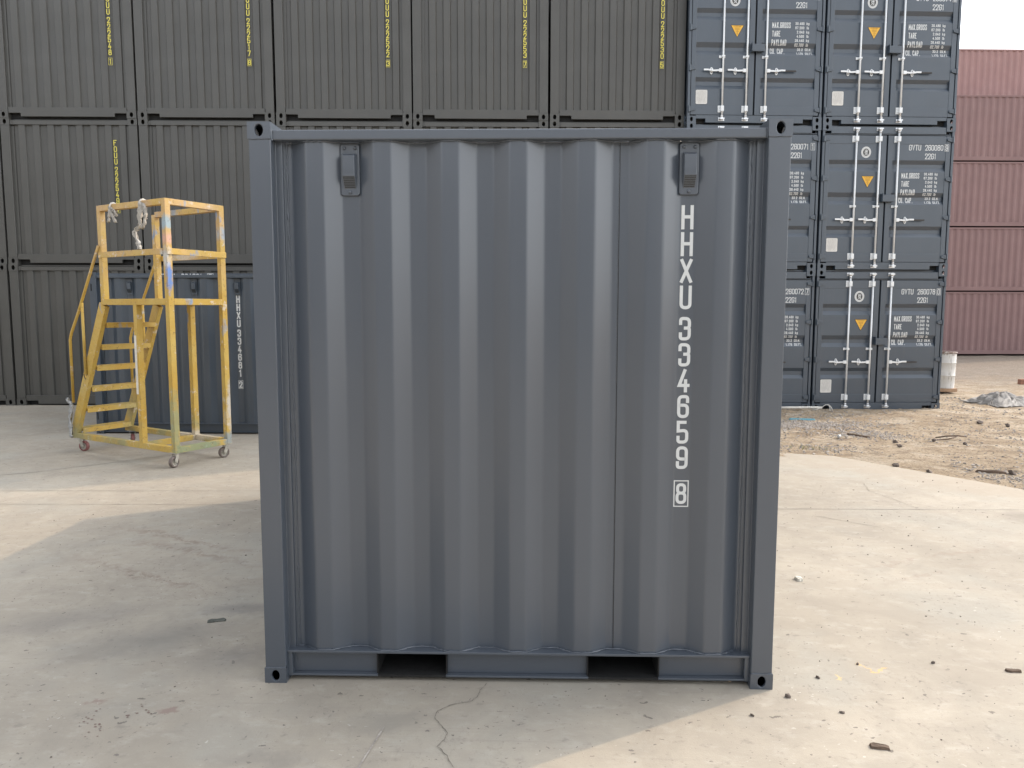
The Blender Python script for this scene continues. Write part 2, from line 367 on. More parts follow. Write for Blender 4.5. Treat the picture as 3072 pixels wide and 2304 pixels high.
# ------------------------------------------------------------------ mesh helpers
class MB:
    def __init__(s):
        s.v, s.f = [], []
    def add(s, vs, fs):
        b = len(s.v)
        s.v += [tuple(p) for p in vs]
        s.f += [tuple(b + i for i in f) for f in fs]
        return s
    def box(s, x0, x1, y0, y1, z0, z1):
        vs = [(x, y, z) for x in (x0, x1) for y in (y0, y1) for z in (z0, z1)]
        return s.add(vs, [(0, 1, 3, 2), (4, 6, 7, 5), (0, 4, 5, 1), (2, 3, 7, 6), (0, 2, 6, 4), (1, 5, 7, 3)])
    def prism(s, poly, fn, a, b, caps=True):
        n = len(poly)
        vs = [fn(p, a) for p in poly] + [fn(p, b) for p in poly]
        fs = [(i, (i + 1) % n, n + (i + 1) % n, n + i) for i in range(n)]
        if caps:
            fs += [tuple(range(n)), tuple(range(2 * n - 1, n - 1, -1))]
        return s.add(vs, fs)
    def prism_y(s, poly, y0, y1):
        return s.prism(poly, lambda p, t: (p[0], t, p[1]), y0, y1)
    def prism_x(s, poly, x0, x1):
        return s.prism(poly, lambda p, t: (t, p[0], p[1]), x0, x1)
    def prism_z(s, poly, z0, z1):
        return s.prism(poly, lambda p, t: (p[0], p[1], t), z0, z1)
    def sheet(s, line, fn, a, b):
        n = len(line)
        vs = [fn(p, a) for p in line] + [fn(p, b) for p in line]
        return s.add(vs, [(i, i + 1, n + i + 1, n + i) for i in range(n - 1)])
    def tube(s, pts, r, n=8, caps=True):
        pts = [Vector(p) for p in pts]
        rs = r if isinstance(r, (list, tuple)) else [r] * len(pts)
        vs, fs = [], []
        ref = None
        for i, p in enumerate(pts):
            d = (pts[min(i + 1, len(pts) - 1)] - pts[max(i - 1, 0)]).normalized()
            if ref is None:
                ref = Vector((0, 0, 1)) if abs(d.z) < 0.9 else Vector((1, 0, 0))
            a = d.cross(ref).normalized()
            b = d.cross(a).normalized()
            ref = -b if False else ref
            for k in range(n):
                t = 2 * math.pi * k / n
                vs.append(p + (a * math.cos(t) + b * math.sin(t)) * rs[i])
        for i in range(len(pts) - 1):
            for k in range(n):
                fs.append((i * n + k, i * n + (k + 1) % n, (i + 1) * n + (k + 1) % n, (i + 1) * n + k))
        if caps:
            fs += [tuple(range(n)), tuple(range((len(pts) - 1) * n, len(pts) * n))]
        return s.add(vs, fs)
    def bar(s, p, q, w, h, up=(0, 0, 1)):
        p, q = Vector(p), Vector(q)
        d = (q - p).normalized()
        a = d.cross(Vector(up))
        if a.length < 1e-4:
            a = d.cross(Vector((1, 0, 0)))
        a.normalize()
        b = a.cross(d).normalized()
        vs = [e + a * sx * w / 2 + b * sy * h / 2 for e in (p, q) for sx, sy in ((-1, -1), (1, -1), (1, 1), (-1, 1))]
        return s.add(vs, [(0, 1, 2, 3), (7, 6, 5, 4), (0, 4, 5, 1), (1, 5, 6, 2), (2, 6, 7, 3), (3, 7, 4, 0)])
    def lathe(s, prof, n=24, fn=None):
        fn = fn or (lambda r, z, t: (r * math.cos(t), r * math.sin(t), z))
        vs = [fn(r, z, 2 * math.pi * k / n) for r, z in prof for k in range(n)]
        fs = [(i * n + k, i * n + (k + 1) % n, (i + 1) * n + (k + 1) % n, (i + 1) * n + k) for i in range(len(prof) - 1) for k in range(n)]
        return s.add(vs, fs)
    def holed(s, fn, u0, u1, v0, v1, cu, cv, rx, ry, depth, n=20):
        """rectangular plate with an oval hole and an inner lip; fn(u, v, d) -> xyz"""
        ang = [2 * math.pi * k / n for k in range(n)]
        ang += [math.atan2(v - cv, u - cu) % (2 * math.pi) for u in (u0, u1) for v in (v0, v1)]
        ang = sorted(set(round(a, 6) for a in ang))
        inner, outer = [], []
        for a in ang:
            ca, sa = math.cos(a), math.sin(a)
            inner.append((cu + rx * ca, cv + ry * sa))
            t = 1e9
            if abs(ca) > 1e-9: t = min(t, ((u1 if ca > 0 else u0) - cu) / ca)
            if abs(sa) > 1e-9: t = min(t, ((v1 if sa > 0 else v0) - cv) / sa)
            outer.append((cu + t * ca, cv + t * sa))
        m = len(ang)
        vs = [fn(u, v, 0) for u, v in outer] + [fn(u, v, 0) for u, v in inner] + [fn(u, v, depth) for u, v in inner]
        fs = []
        for i in range(m):
            j = (i + 1) % m
            fs.append((i, j, m + j, m + i))
            fs.append((m + i, m + j, 2 * m + j, 2 * m + i))
        return s.add(vs, fs)
    def xf(s, mat):
        s.v = [tuple(mat @ Vector(p)) for p in s.v]
        return s
    def build(s, name, mat, parent=None, smooth=False, bevel=0.0, angle=None):
        me = bpy.data.meshes.new(name)
        me.from_pydata(s.v, [], s.f)
        bm = bmesh.new()
        bm.from_mesh(me)
        bmesh.ops.recalc_face_normals(bm, faces=bm.faces)
        bm.to_mesh(me)
        bm.free()
        me.materials.append(mat)
        if smooth or angle:
            for p in me.polygons:
                p.use_smooth = True
        o = bpy.data.objects.new(name, me)
        COL.objects.link(o)
        if parent is not None:
            o.parent = parent
        if bevel:
            md = o.modifiers.new("bevel", 'BEVEL')
            md.width = bevel
            md.segments = 2
            md.limit_method = 'ANGLE'
            md.angle_limit = R(40)
        if angle:
            me.set_sharp_from_angle(angle=R(angle))
        return o

def thing(name, label, cat, loc=(0, 0, 0), rotz=0.0, group=None):
    o = bpy.data.objects.new(name, None)
    o.empty_display_size = 0.3
    COL.objects.link(o)
    o.location = loc
    o.rotation_euler = (0, 0, rotz)
    return tag(o, label, cat, group)

def tag(o, label, cat, group=None):
    o['label'] = label
    o['category'] = cat
    if group:
        o['group'] = group
    return o

def struct(o, kind='structure'):
    o['kind'] = kind
    return o

def copy_tree(o, parent=None, deep=True):
    c = o.copy()
    COL.objects.link(c)
    if parent is not None:
        c.parent = parent
        c.matrix_parent_inverse = o.matrix_parent_inverse.copy()
    if deep or parent is None:
        for ch in list(o.children):
            copy_tree(ch, c, deep)
    return c

def fillet(pts, r, n=4):
    """round the corners of an open polyline"""
    out = [pts[0]]
    for i in range(1, len(pts) - 1):
        p, a, b = Vector(pts[i]), Vector(pts[i - 1]), Vector(pts[i + 1])
        da, db = (a - p), (b - p)
        k = min(r, da.length * 0.48, db.length * 0.48)
        s, e = p + da.normalized() * k, p + db.normalized() * k
        for j in range(n + 1):
            t = j / n
            out.append(tuple(s.lerp(p, t).lerp(p.lerp(e, t), t)))
    out.append(pts[-1])
    return out

def corrugation(x0, x1, period, out_w, in_w, yo, yi, inner_centre, r=0.02, n=4):
    """polyline (x, y) of trapezoid corrugation clipped to x0..x1"""
    sl = (period - out_w - in_w) / 2
    pts = []
    k0 = math.floor((x0 - inner_centre) / period) - 1
    k1 = math.ceil((x1 - inner_centre) / period) + 1
    for k in range(k0, k1 + 1):
        c = inner_centre + k * period
        pts += [(c - in_w / 2, yi), (c + in_w / 2, yi), (c + in_w / 2 + sl, yo), (c + in_w / 2 + sl + out_w, yo)]
    pts = fillet(pts, r, n)
    xs = np.array([p[0] for p in pts]); ys = np.array([p[1] for p in pts])
    keep = [(x0, float(np.interp(x0, xs, ys)))]
    keep += [(float(x), float(y)) for x, y in zip(xs, ys) if x0 + 1e-4 < x < x1 - 1e-4]
    keep.append((x1, float(np.interp(x1, xs, ys))))
    return keep

# ------------------------------------------------------------------ lettering (stroke alphabet)
Q = 1  # rounded-corner flag
GL = {
 '0': [[(0,0,Q),(1,0,Q),(1,1,Q),(0,1,Q),'c']], 'O': [[(0,0,Q),(1,0,Q),(1,1,Q),(0,1,Q),'c']],
 '1': [[(.16,.80),(.56,1),(.56,0)]],
 '2': [[(0,.70),(0,1,Q),(1,1,Q),(1,.60,Q),(0,0),(1,0)]],
 '3': [[(0,.76),(0,1,Q),(1,1,Q),(1,.53,Q),(.38,.53)], [(.62,.53),(1,.53,Q),(1,0,Q),(0,0,Q),(0,.24)]],
 '4': [[(.60,1),(0,.27),(1,.27)], [(.72,.50),(.72,0)]],
 '5': [[(.95,1),(0,1),(0,.56),(1,.60,Q),(1,0,Q),(0,0,Q),(0,.24)]],
 '6': [[(1,.76),(1,1,Q),(0,1,Q),(0,0,Q),(1,0,Q),(1,.57,Q),(.12,.57)]],
 '7': [[(0,1),(1,1),(.38,0)]],
 '8': [[(0,0,Q),(1,0,Q),(1,.53,Q),(0,.53,Q),'c'], [(.05,.53,Q),(.95,.53,Q),(.95,1,Q),(.05,1,Q),'c']],
 '9': [[(0,.24),(0,0,Q),(1,0,Q),(1,1,Q),(0,1,Q),(0,.43,Q),(.88,.43)]],
 'H': [[(0,0),(0,1)], [(1,0),(1,1)], [(0,.52),(1,.52)]],
 'X': [[(0,0),(1,1)], [(0,1),(1,0)]],
 'U': [[(0,1),(0,0,Q),(1,0,Q),(1,1)]],
 'F': [[(0,0),(0,1),(1,1)], [(0,.53),(.8,.53)]],
 'E': [[(1,0),(0,0),(0,1),(1,1)], [(0,.53),(.8,.53)]],
 'G': [[(1,.72),(1,1,Q),(0,1,Q),(0,0,Q),(1,0,Q),(1,.48),(.55,.48)]],
 'V': [[(0,1),(.5,0),(1,1)]], 'T': [[(0,1),(1,1)], [(.5,1),(.5,0)]],
 'M': [[(0,0),(0,1),(.5,.30),(1,1),(1,0)]], 'N': [[(0,0),(0,1),(1,0),(1,1)]],
 'A': [[(0,0),(.5,1),(1,0)], [(.2,.32),(.8,.32)]],
 'R': [[(0,0),(0,1),(1,1,Q),(1,.50,Q),(0,.50)], [(.45,.50),(1,0)]],
 'P': [[(0,0),(0,1),(1,1,Q),(1,.46,Q),(0,.46)]],
 'S': [[(1,.74),(1,1,Q),(0,1,Q),(0,.56,Q),(1,.46,Q),(1,0,Q),(0,0,Q),(0,.26)]],
 'Y': [[(0,1),(.5,.46),(1,1)], [(.5,.46),(.5,0)]], 'L': [[(0,1),(0,0),(1,0)]],
 'D': [[(0,0),(0,1),(1,1,Q),(1,0,Q),(0,0)]], 'C': [[(1,.72),(1,1,Q),(0,1,Q),(0,0,Q),(1,0,Q),(1,.28)]],
 'I': [[(.5,0),(.5,1)]],
 'k': [[(0,0),(0,1)], [(0,.28),(.9,.66)], [(.35,.40),(1,0)]],
 'g': [[(1,.18),(0,.18,Q),(0,.68,Q),(1,.68),(1,-.18,Q),(0,-.18)]],
 'l': [[(.5,0),(.5,1)]],
 'b': [[(0,1),(0,0),(1,0,Q),(1,.62,Q),(0,.62)]],
 '.': [[(.30,.0),(.30,.06)]],
}

def stroke(mb, ch, x, z, w, h, t, yf, maxseg=None, slant=0.0):
    """one letter: x, z is its lower-left corner; yf(z) gives the surface depth"""
    for si, st in enumerate(GL[ch]):
        closed = st[-1] == 'c'
        raw = st[:-1] if closed else st
        P = [(x + t / 2 + p[0] * (w - t), z + t / 2 + p[1] * (h - t), len(p) > 2) for p in raw]
        n = len(P)
        line = []
        for i, (px, pz, rd) in enumerate(P):
            if rd and (closed or 0 < i < n - 1):
                a, b = Vector(P[i - 1][:2]), Vector(P[(i + 1) % n][:2])
                p = Vector((px, pz))
                da, db = a - p, b - p
                k = min((w - t) * 0.48, da.length * 0.5, db.length * 0.5)
                s, e = p + da.normalized() * k, p + db.normalized() * k
                m = 6
                for j in range(m + 1):
                    q = j / m
                    line.append(s.lerp(p, q * 0.93).lerp(p.lerp(e, q), q) if False else (s * (1 - q) ** 2 + p * 2 * q * (1 - q) + e * q * q))
            else:
                line.append(Vector((px, pz)))
        # butt ends flush with the letter box
        if not closed:
            for (i, j) in ((0, 1), (-1, -2)):
                d = (line[i] - line[j])
                if abs(d.x) < 1e-6 or abs(d.y) > abs(d.x):
                    line[i] = line[i] + d.normalized() * t * 0.5
                elif abs(d.y) < 1e-6 and (raw[i][0] in (0, 1)) :
                    line[i] = line[i] + d.normalized() * t * (0.5 if ch not in 'H' else 0.0)
        clean = [line[0]]
        for p in line[1:]:
            if (p - clean[-1]).length > 1e-5:
                clean.append(p)
        line = clean
        if maxseg:
            fine = []
            m = len(line)
            for i in range(m if closed else m - 1):
                a, b = line[i], line[(i + 1) % m]
                k = max(1, math.ceil((b - a).length / maxseg))
                fine += [a.lerp(b, j / k) for j in range(k)]
            if not closed:
                fine.append(line[-1])
            line = fine
        m = len(line)
        vs = []
        for i, p in enumerate(line):
            dp = (p - line[i - 1]) if (closed or i > 0) else None
            dn = (line[(i + 1) % m] - p) if (closed or i < m - 1) else None
            dp = dp.normalized() if dp is not None else dn.normalized()
            dn = dn.normalized() if dn is not None else dp
            nn = Vector((-(dp.y + dn.y), dp.x + dn.x))
            if nn.length < 1e-6:
                nn = Vector((-dn.y, dn.x))
            nn.normalize()
            cs = max(0.5, nn.dot(Vector((-dn.y, dn.x))))
            off = nn * (t / 2 / cs)
            for q in (p + off, p - off):
                xx = q.x + slant * (q.y - z)
                vs.append((xx, yf(q.y) - 0.0012 - 0.0005 * si, q.y))
        fs = [(2 * i, 2 * i + 1, 2 * ((i + 1) % m) + 1, 2 * ((i + 1) % m)) for i in range(m if closed else m - 1)]
        mb.add(vs, fs)

ADV = {'1': 0.72, 'I': 0.5, '.': 0.42, 'l': 0.6, ' ': 0.7, 'M': 1.15}
def hline(mb, text, x, z, w, h, t, yf, gap=0.22, right=None, maxseg=None):
    """a horizontal line of lettering; right= aligns its end there"""
    adv = [w * ADV.get(c, 1.0) + w * gap for c in text]
    if right is not None:
        x = right - sum(adv) + w * gap
    for c, a in zip(text, adv):
        if c != ' ':
            cw = w * ADV.get(c, 1.0)
            if c in '1Il':
                cw = w * 0.75
            if c == '.':
                mb.add([(x + .04 * w, yf(z) - .0012, z), (x + .04 * w + t, yf(z) - .0012, z), (x + .04 * w + t, yf(z + t) - .0012, z + t), (x + .04 * w, yf(z + t) - .0012, z + t)], [(0, 1, 2, 3)])
            else:
                stroke(mb, c, x, z, cw, h, t, yf, maxseg)
        x += a
    return x

def frame_rect(mb, x0, x1, z0, z1, t, yf):
    for a in ((x0, x1, z1 - t, z1), (x0, x1, z0, z0 + t), (x0, x0 + t, z0 + t, z1 - t), (x1 - t, x1, z0 + t, z1 - t)):
        mb.add([(a[0], yf(a[2]) - .0012, a[2]), (a[1], yf(a[2]) - .0012, a[2]), (a[1], yf(a[3]) - .0012, a[3]), (a[0], yf(a[3]) - .0012, a[3])], [(0, 1, 2, 3)])

def vnumber(mb, letters, digits, check, xc, ztop, k, y, pitch=0.1183, h=0.106, w=0.054, t=0.0145, gap=0.022, boxgap=0.053, lean=0.0):
    """serial number stacked downwards, check digit in a frame"""
    yf = lambda z: y
    z = ztop
    for i, c in enumerate(letters + digits):
        if i == len(letters):
            z -= gap * k
        stroke(mb, c, xc - w * k / 2 + lean * (z - ztop), z - h * k, w * k, h * k, t * k, yf)
        z -= pitch * k
    z = z + (pitch - h) * k - boxgap * k
    bw, bh = 0.069 * k, 0.125 * k
    xx = xc + lean * (z - ztop)
    frame_rect(mb, xx - bw / 2, xx + bw / 2, z - bh, z, 0.005 * k, yf)
    stroke(mb, check, xx - w * k * 0.46, z - bh / 2 - h * k * 0.46, w * k * 0.92, h * k * 0.92, t * k * 0.95, yf)

# ------------------------------------------------------------------ container pieces
def casting_mb(x0, x1, y0, y1, z0, z1, side, rx, ry, front=True, lip=0.012):
    """hollow corner casting: oval hole in the end face (y0 or y1) and in the outer side"""
    mb = MB()
    cx, cz = (x0 + x1) / 2, (z0 + z1) / 2
    yf, yb = (y0, y1) if front else (y1, y0)
    sg = 1 if front else -1
    mb.holed(lambda u, v, d: (u, yf + sg * d, v), x0, x1, z0, z1, cx, cz, rx, ry, lip)
    xs, xo = (x0, x1) if side < 0 else (x1, x0)
    mb.holed(lambda u, v, d: (xs - side * d, u, v), y0, y1, z0, z1, (y0 + y1) / 2, cz, ry * 1.15, rx * 1.15, lip)
    for pts in (((x0, yb, z0), (x1, yb, z0), (x1, yb, z1), (x0, yb, z1)), ((xo, y0, z0), (xo, y1, z0), (xo, y1, z1), (xo, y0, z1)),
                ((x0, y0, z0), (x1, y0, z0), (x1, y1, z0), (x0, y1, z0)), ((x0, y0, z1), (x1, y0, z1), (x1, y1, z1), (x0, y1, z1))):
        mb.add(pts, [(0, 1, 2, 3)])
    return mb

def add_castings(root, W, D, H, cw, cd, ch, rx, ry, mat):
    for front in (True, False):
        for side in (-1, 1):
            for top in (True, False):
                x0, x1 = (0, cw) if side < 0 else (W - cw, W)
                y0, y1 = (0, cd) if front else (D - cd, D)
                z0, z1 = (H - ch, H) if top else (0, ch)
                casting_mb(x0, x1, y0, y1, z0, z1, side, rx, ry, front).build("corner_casting", mat, root, bevel=0.004)

def long_walls(root, W, D, z0, z1, mat, x_in=0.03):
    """corrugated long sides, rear wall, roof and underframe"""
    prof = corrugation(0.17, D - 0.17, 0.278, 0.072, 0.070, 0.0, 0.036, 0.3, 0.012, 2)
    for sx in (0, 1):
        mb = MB()
        mb.sheet(prof, lambda p, t: ((x_in + p[1]) if sx == 0 else (W - x_in - p[1]), p[0], t), z0, z1)
        mb.build("side_wall", mat, root)
    for sx in (0, 1):
        mb = MB()
        xa = (0.006, 0.075) if sx == 0 else (W - 0.075, W - 0.006)
        mb.box(xa[0], xa[1], 0.185, D - 0.185, z1, z1 + 0.07)
        mb.box(xa[0], xa[1], 0.185, D - 0.185, z0 - 0.13, z0)
        mb.build("side_rail", mat, root)

def vent(root, mat, x, y, z, k=1.0):
    """small ventilator: base plate, tapered cover, perforated grille, screws"""
    w, h = 0.084 * k, 0.226 * k
    mb = MB()
    mb.prism_y([(x - w / 2, z + .008), (x - w / 2 + .008, z), (x + w / 2 - .008, z), (x + w / 2, z + .008), (x + w / 2, z + h - .008), (x + w / 2 - .008, z + h), (x - w / 2 + .008, z + h), (x - w / 2, z + h - .008)], y - 0.014, y + 0.03)
    for sx, sz in ((-.024, h - .02), (.024, h - .02), (0, .014)):
        mb.lathe([(0.0002, -0.0215), (.006 * k, -0.0205), (.0085 * k, -0.0141)], 12, lambda r, q, t, sx=sx, sz=sz: (x + sx * k + r * math.cos(t), y + q, z + sz + r * math.sin(t)))
    # cover: proud box whose lower part slopes back
    cw = 0.062 * k
    zt, zm, zb = z + h - 0.043 * k, z + 0.082 * k, z + 0.030 * k
    yo = y - 0.046 * k
    ye = y - 0.0142
    a = [(x - cw / 2, ye, zt), (x + cw / 2, ye, zt), (x - cw / 2 + .004, yo, zt - .012 * k), (x + cw / 2 - .004, yo, zt - .012 * k),
         (x - cw / 2 + .004, yo, zm), (x + cw / 2 - .004, yo, zm), (x - cw / 2, ye, zm), (x + cw / 2, ye, zm)]
    mb.add(a, [(0, 1, 3, 2), (2, 3, 5, 4), (0, 2, 4, 6), (1, 7, 5, 3)])
    # pressed label field on the cover
    frame_rect(mb, x - .021 * k, x + .021 * k, zm + .014 * k, zm + .026 * k, .0022, lambda q: yo + .0002)
    v = mb.build("vent", mat, root, bevel=0.0025)
    g = MB()
    P = [Vector((x - cw / 2 + .004, yo, zm)), Vector((x + cw / 2 - .004, yo, zm)), Vector((x + cw / 2 - .006, ye, zb)), Vector((x - cw / 2 + .006, ye, zb))]
    g.add(P, [(0, 1, 2, 3)])
    g.add([P[0], P[3], (P[3].x - .006, ye, zm)], [(0, 1, 2)])
    g.add([P[1], P[2], (P[2].x + .006, ye, zm)], [(0, 1, 2)])
    g.build("grille", mat, v)
    hl = MB()
    nrm = (P[1] - P[0]).cross(P[3] - P[0]).normalized()
    if nrm.y > 0: nrm = -nrm
    for i in range(9):
        for j in range(7):
            u, q = (i + .8) / 9.6, (j + .8) / 7.6
            c = P[0].lerp(P[1], u).lerp(P[3].lerp(P[2], u), q) + nrm * 0.0008
            e1 = (P[1] - P[0]).normalized() * .0024 * k
            e2 = (P[3] - P[0]).normalized() * .0026 * k
            hl.add([c + e1 * math.cos(t) + e2 * math.sin(t) for t in [2 * math.pi * q2 / 6 for q2 in range(6)]], [tuple(range(6))])
    hl.build("perforation", M['black'], v)
    return v

def bead(mb, pts, r, jitter=0.4, step=0.012):
    """weld bead: a lumpy tube along a path"""
    P = [Vector(p) for p in pts]
    out = []
    for a, b in zip(P[:-1], P[1:]):
        k = max(1, int((b - a).length / step))
        out += [a.lerp(b, j / k) for j in range(k)]
    out.append(P[-1])
    rs = [r * (1 + jitter * random.uniform(-1, 1)) for _ in out]
    out = [p + Vector((random.uniform(-1, 1), random.uniform(-1, 1), random.uniform(-1, 1))) * r * 0.35 for p in out]
    mb.tube(out, rs, 6, False)

# ------------------------------------------------------------------ the slate containers (welded front and its smaller sister)
def slate_container(name, label, x0, y0, W, H, D, letters, digits, check, num_x, num_top, num_k, vents, mat, group, period, inner_c, pockets, roof_text=False):
    root = thing(name, label, "shipping container", (x0, y0, 0), 0, group)
    cw, cd, ch = 0.105, 0.17, 0.074
    add_castings(root, W, D, H, cw, cd, ch, 0.0185, 0.026, mat)
    yo, yi = 0.034, 0.083
    # corner posts, folded section
    for side in (-1, 1):
        X = (lambda v: v) if side < 0 else (lambda v: W - v)
        poly = [(X(.004), .004), (X(.101), .004), (X(.104), .012), (X(.104), .062), (X(.136), .062), (X(.136), .080), (X(.150), .080), (X(.150), .11), (X(.004), .11)]
        MB().prism_z(poly, ch, H - ch).build("corner_post", mat, root, bevel=0.003)
        poly = [(X(.004), D - .004), (X(.104), D - .004), (X(.104), D - .11), (X(.004), D - .11)]
        MB().prism_z(poly, ch, H - ch).build("corner_post", mat, root, bevel=0.003)
    # corrugated end wall
    zb, zt = 0.153, H - 0.078
    prof = corrugation(0.150, W - 0.150, period, 0.078, 0.076, yo, yi, inner_c, 0.010, 4)
    MB().sheet(prof, lambda p, t: (p[0], p[1], t), zb, zt).build("end_wall", mat, root, smooth=True)
    # rails
    mb = MB()
    mb.box(cw, W - cw, 0.016, 0.076, H - 0.078, H - 0.033)
    mb.build("top_rail", mat, root, bevel=0.006)
    mb = MB()
    mb.box(cw - .002, W - cw + .002, 0.024, 0.10, 0.141, 0.153)                       # top flange
    segs = []
    last = 0.125
    for a, b in pockets:
        segs.append((last, a)); last = b
    segs.append((last, W - 0.125))
    for a, b in segs:
        mb.box(a, b, 0.066, 0.072, 0.032, 0.141)
        mb.box(a, b, 0.034, 0.072, 0.022, 0.032)
    for side in (-1, 1):
        X = (lambda v: v) if side < 0 else (lambda v: W - v)
        mb.box(min(X(.104), X(.126)), max(X(.104), X(.126)), 0.03, 0.095, 0.022, 0.141)
    mb.build("bottom_rail", mat, root, bevel=0.0022)
    if pockets:
        for a, b in pockets:
            mb = MB()
            t = 0.006
            mb.box(a - t, a, 0.048, 1.0, 0.024, 0.1405)
            mb.box(b, b + t, 0.048, 1.0, 0.024, 0.1405)
            mb.box(a, b, 0.038, 1.0, 0.020, 0.030)
            mb.box(a, b, 0.080, 1.0, 0.134, 0.1402)
            mb.box(a, b, 1.0, 1.01, 0.024, 0.1405)
            mb.build("fork_pocket", M['black'], root)
    mb = MB()
    bead(mb, [(x, y - .004, zb + .002) for x, y in prof], 0.0042, 0.45)
    bead(mb, [(x, y - .003, zt - .002) for x, y in prof], 0.0045, 0.4)
    for xs in (0.151, W - 0.151):
        bead(mb, [(xs, yi - .001, zb), (xs, yi - .001, zt)], 0.0035, 0.5)
    for xs in (cw / 2, W - cw / 2):
        for zz in (ch, H - ch):
            bead(mb, [(xs - .05, .003, zz), (xs + .05, .003, zz)], 0.0032, 0.5)
    for xs in (cw, W - cw):
        bead(mb, [(xs, .014, H - .080), (xs, .014, H - .034)], 0.004, 0.4)
        for zz in (0.153, 0.141):
            bead(mb, [(xs - .002, .028, zz), (xs + .002, .09, zz)], 0.003, 0.4)
    mb.build("weld_bead", mat, root, smooth=True)
    if not roof_text:
        mb = MB()
        xs = 1.208 + 0.460
        bead(mb, [(xs, yi - .0005, zb), (xs, yi - .0005, zt)], 0.0016, 0.5)
        mb.build("panel_seam", mat, root)
        mb = MB()
        mb.box(xs + .002, xs + .0045, yi - .002, yi + .002, zb, zt)
        mb.build("panel_seam", M['black'], root)
    for vx in vents:
        vent(root, mat, vx, yi, H - 0.315, 1.02)
    mb = MB()
    vnumber(mb, letters, digits, check, num_x, num_top, num_k, yi, t=0.0175 if roof_text else 0.0145)
    mb.build("serial_number", M['white'], root)
    long_walls(root, W, D, 0.16, H - 0.08, mat)
    mb = MB()
    mb.box(0.03, W - 0.03, D - .05, D - .02, .16, H - .03)
    mb.build("back_wall", mat, root)
    mb = MB()
    mb.box(0.05, W - 0.05, 0.10, D - 0.1, 0.142, 0.17)
    mb.build("floor", M['black'], root)
    mb = MB()
    rp = corrugation(0.10, D - .10, 0.21, 0.09, 0.08, H - 0.036, H - 0.056, 0.2, 0.01, 2)
    mb.sheet(rp, lambda p, t: (t, p[0], p[1]), 0.06, W - 0.06)
    if roof_text:
        mb.box(0.14, W - 0.14, 0.085, 0.10, H - 0.12, H - 0.010)
    rf = mb.build("roof", mat, root)
    if roof_text:
        tb = MB()
        hline(tb, letters, 0.965, H - 0.100, 0.052, 0.085, 0.014, lambda z: 0.085, 0.12)
        hline(tb, digits, 1.285, H - 0.100, 0.044, 0.085, 0.014, lambda z: 0.085, 0.20)
        frame_rect(tb, 1.655, 1.745, H - .110, H - .012, .008, lambda z: 0.085)
        stroke(tb, check, 1.675, H - .100, .05, .083, .014, lambda z: 0.085)
        tb.build("roof_number", M['white'], root)
    if roof_text:
        for zz in (0.20, 2.03):
            MB().prism_y([(.022, zz), (.040, zz + .01), (.040, zz + .10), (.022, zz + .11)], .0030, .0039).build("lashing_slot", M['black'], root)
    return root

W0 = 2.416
slate_container("shipping_container", "large slate grey container in front with the white number ending 334659", -1.208, 0.0, W0, 2.617, 4.2,
                "HHXU", "334659", "8", 1.208 + 0.773, 2.257, 1.022, (1.208 - 0.765, 1.208 + 0.773), M['slate'],
                None, 0.3076, 1.208 - 0.765, ((0.537, 0.866), (1.550, 1.884)))
slate_container("shipping_container", "low blue grey container with three vents standing behind the yellow ladder", -6.165, 7.12, 2.99, 2.295, 2.3,
                "HHXU", "334681", "2", 2.083, 1.972, 0.965, (0.545, 1.468, 2.083), M['navy'],
                None, 0.3076, 0.545, (), True)

# ------------------------------------------------------------------ olive grey containers, blank ends, yellow numbers
CW, CH, CL = 2.438, 2.591, 6.058
OL = dict(x=-9.4593, y=10.2174, yaw=0.0426, z=0.0, pitch=2.4641)
GV = dict(x=2.8254 - 2.468 * math.cos(0.0623) * 0, y=10.4917, yaw=0.0623, z=-0.078, pitch=2.468)

def row_loc(r, i, k):
    return (r['x'] + i * r['pitch'] * math.cos(r['yaw']), r['y'] + i * r['pitch'] * math.sin(r['yaw']), r['z'] + k * CH)

OLIVE_G = "stacked olive grey containers"
def olive_proto():
    root = thing("shipping_container", "olive", "shipping container", (0, 0, 0), 0, OLIVE_G)
    m = M['olive']
    add_castings(root, CW, CL, CH, 0.170, 0.178, 0.122, 0.030, 0.042, m)
    for side in (-1, 1):
        X = (lambda v: v) if side < 0 else (lambda v: CW - v)
        MB().prism_z([(X(.005), .005), (X(.155), .005), (X(.160), .012), (X(.160), .05), (X(.215), .05), (X(.215), .075), (X(.005), .075)], .122, CH - .122).build("corner_post", m, root, bevel=0.004)
        MB().prism_z([(X(.005), CL - .005), (X(.16), CL - .005), (X(.16), CL - .075), (X(.005), CL - .075)], .122, CH - .122).build("corner_post", m, root)
    # bottom rail with notches beside the castings
    poly = [(.17, .187), (.17, .088), (.372, .088), (.388, .078), (.388, .026), (CW - .388, .026), (CW - .388, .078), (CW - .372, .088), (CW - .17, .088), (CW - .17, .187)]
    mb = MB().prism_y(poly, .010, .055)
    mb.box(.215, CW - .215, .0551, .09, .15, .187)
    mb.build("bottom_rail", m, root, bevel=0.003)
    mb = MB()
    mb.box(.17, CW - .17, .014, .075, CH - .112, CH - .040)
    mb.box(.20, .212, .004, .014, CH - .112, CH - .050)
    mb.build("top_rail", m, root, bevel=0.003)
    prof = corrugation(.215, CW - .215, 0.2565, 0.112, 0.106, 0.030, 0.066, 0.36 + .128, 0.005, 2)
    MB().sheet(prof, lambda p, t: (p[0], p[1], t), .187, CH - .112).build("end_wall", m, root)
    long_walls(root, CW, CL, .16, CH - .10, m)
    MB().box(.03, CW - .03, CL - .05, CL - .02, .16, CH - .03).build("back_wall", m, root)
    MB().box(.05, CW - .05, .10, CL - .1, .002, .15).build("floor", M['black'], root)
    MB().box(.06, CW - .06, .08, CL - .08, CH - .03, CH - .008).build("roof", m, root)
    return root

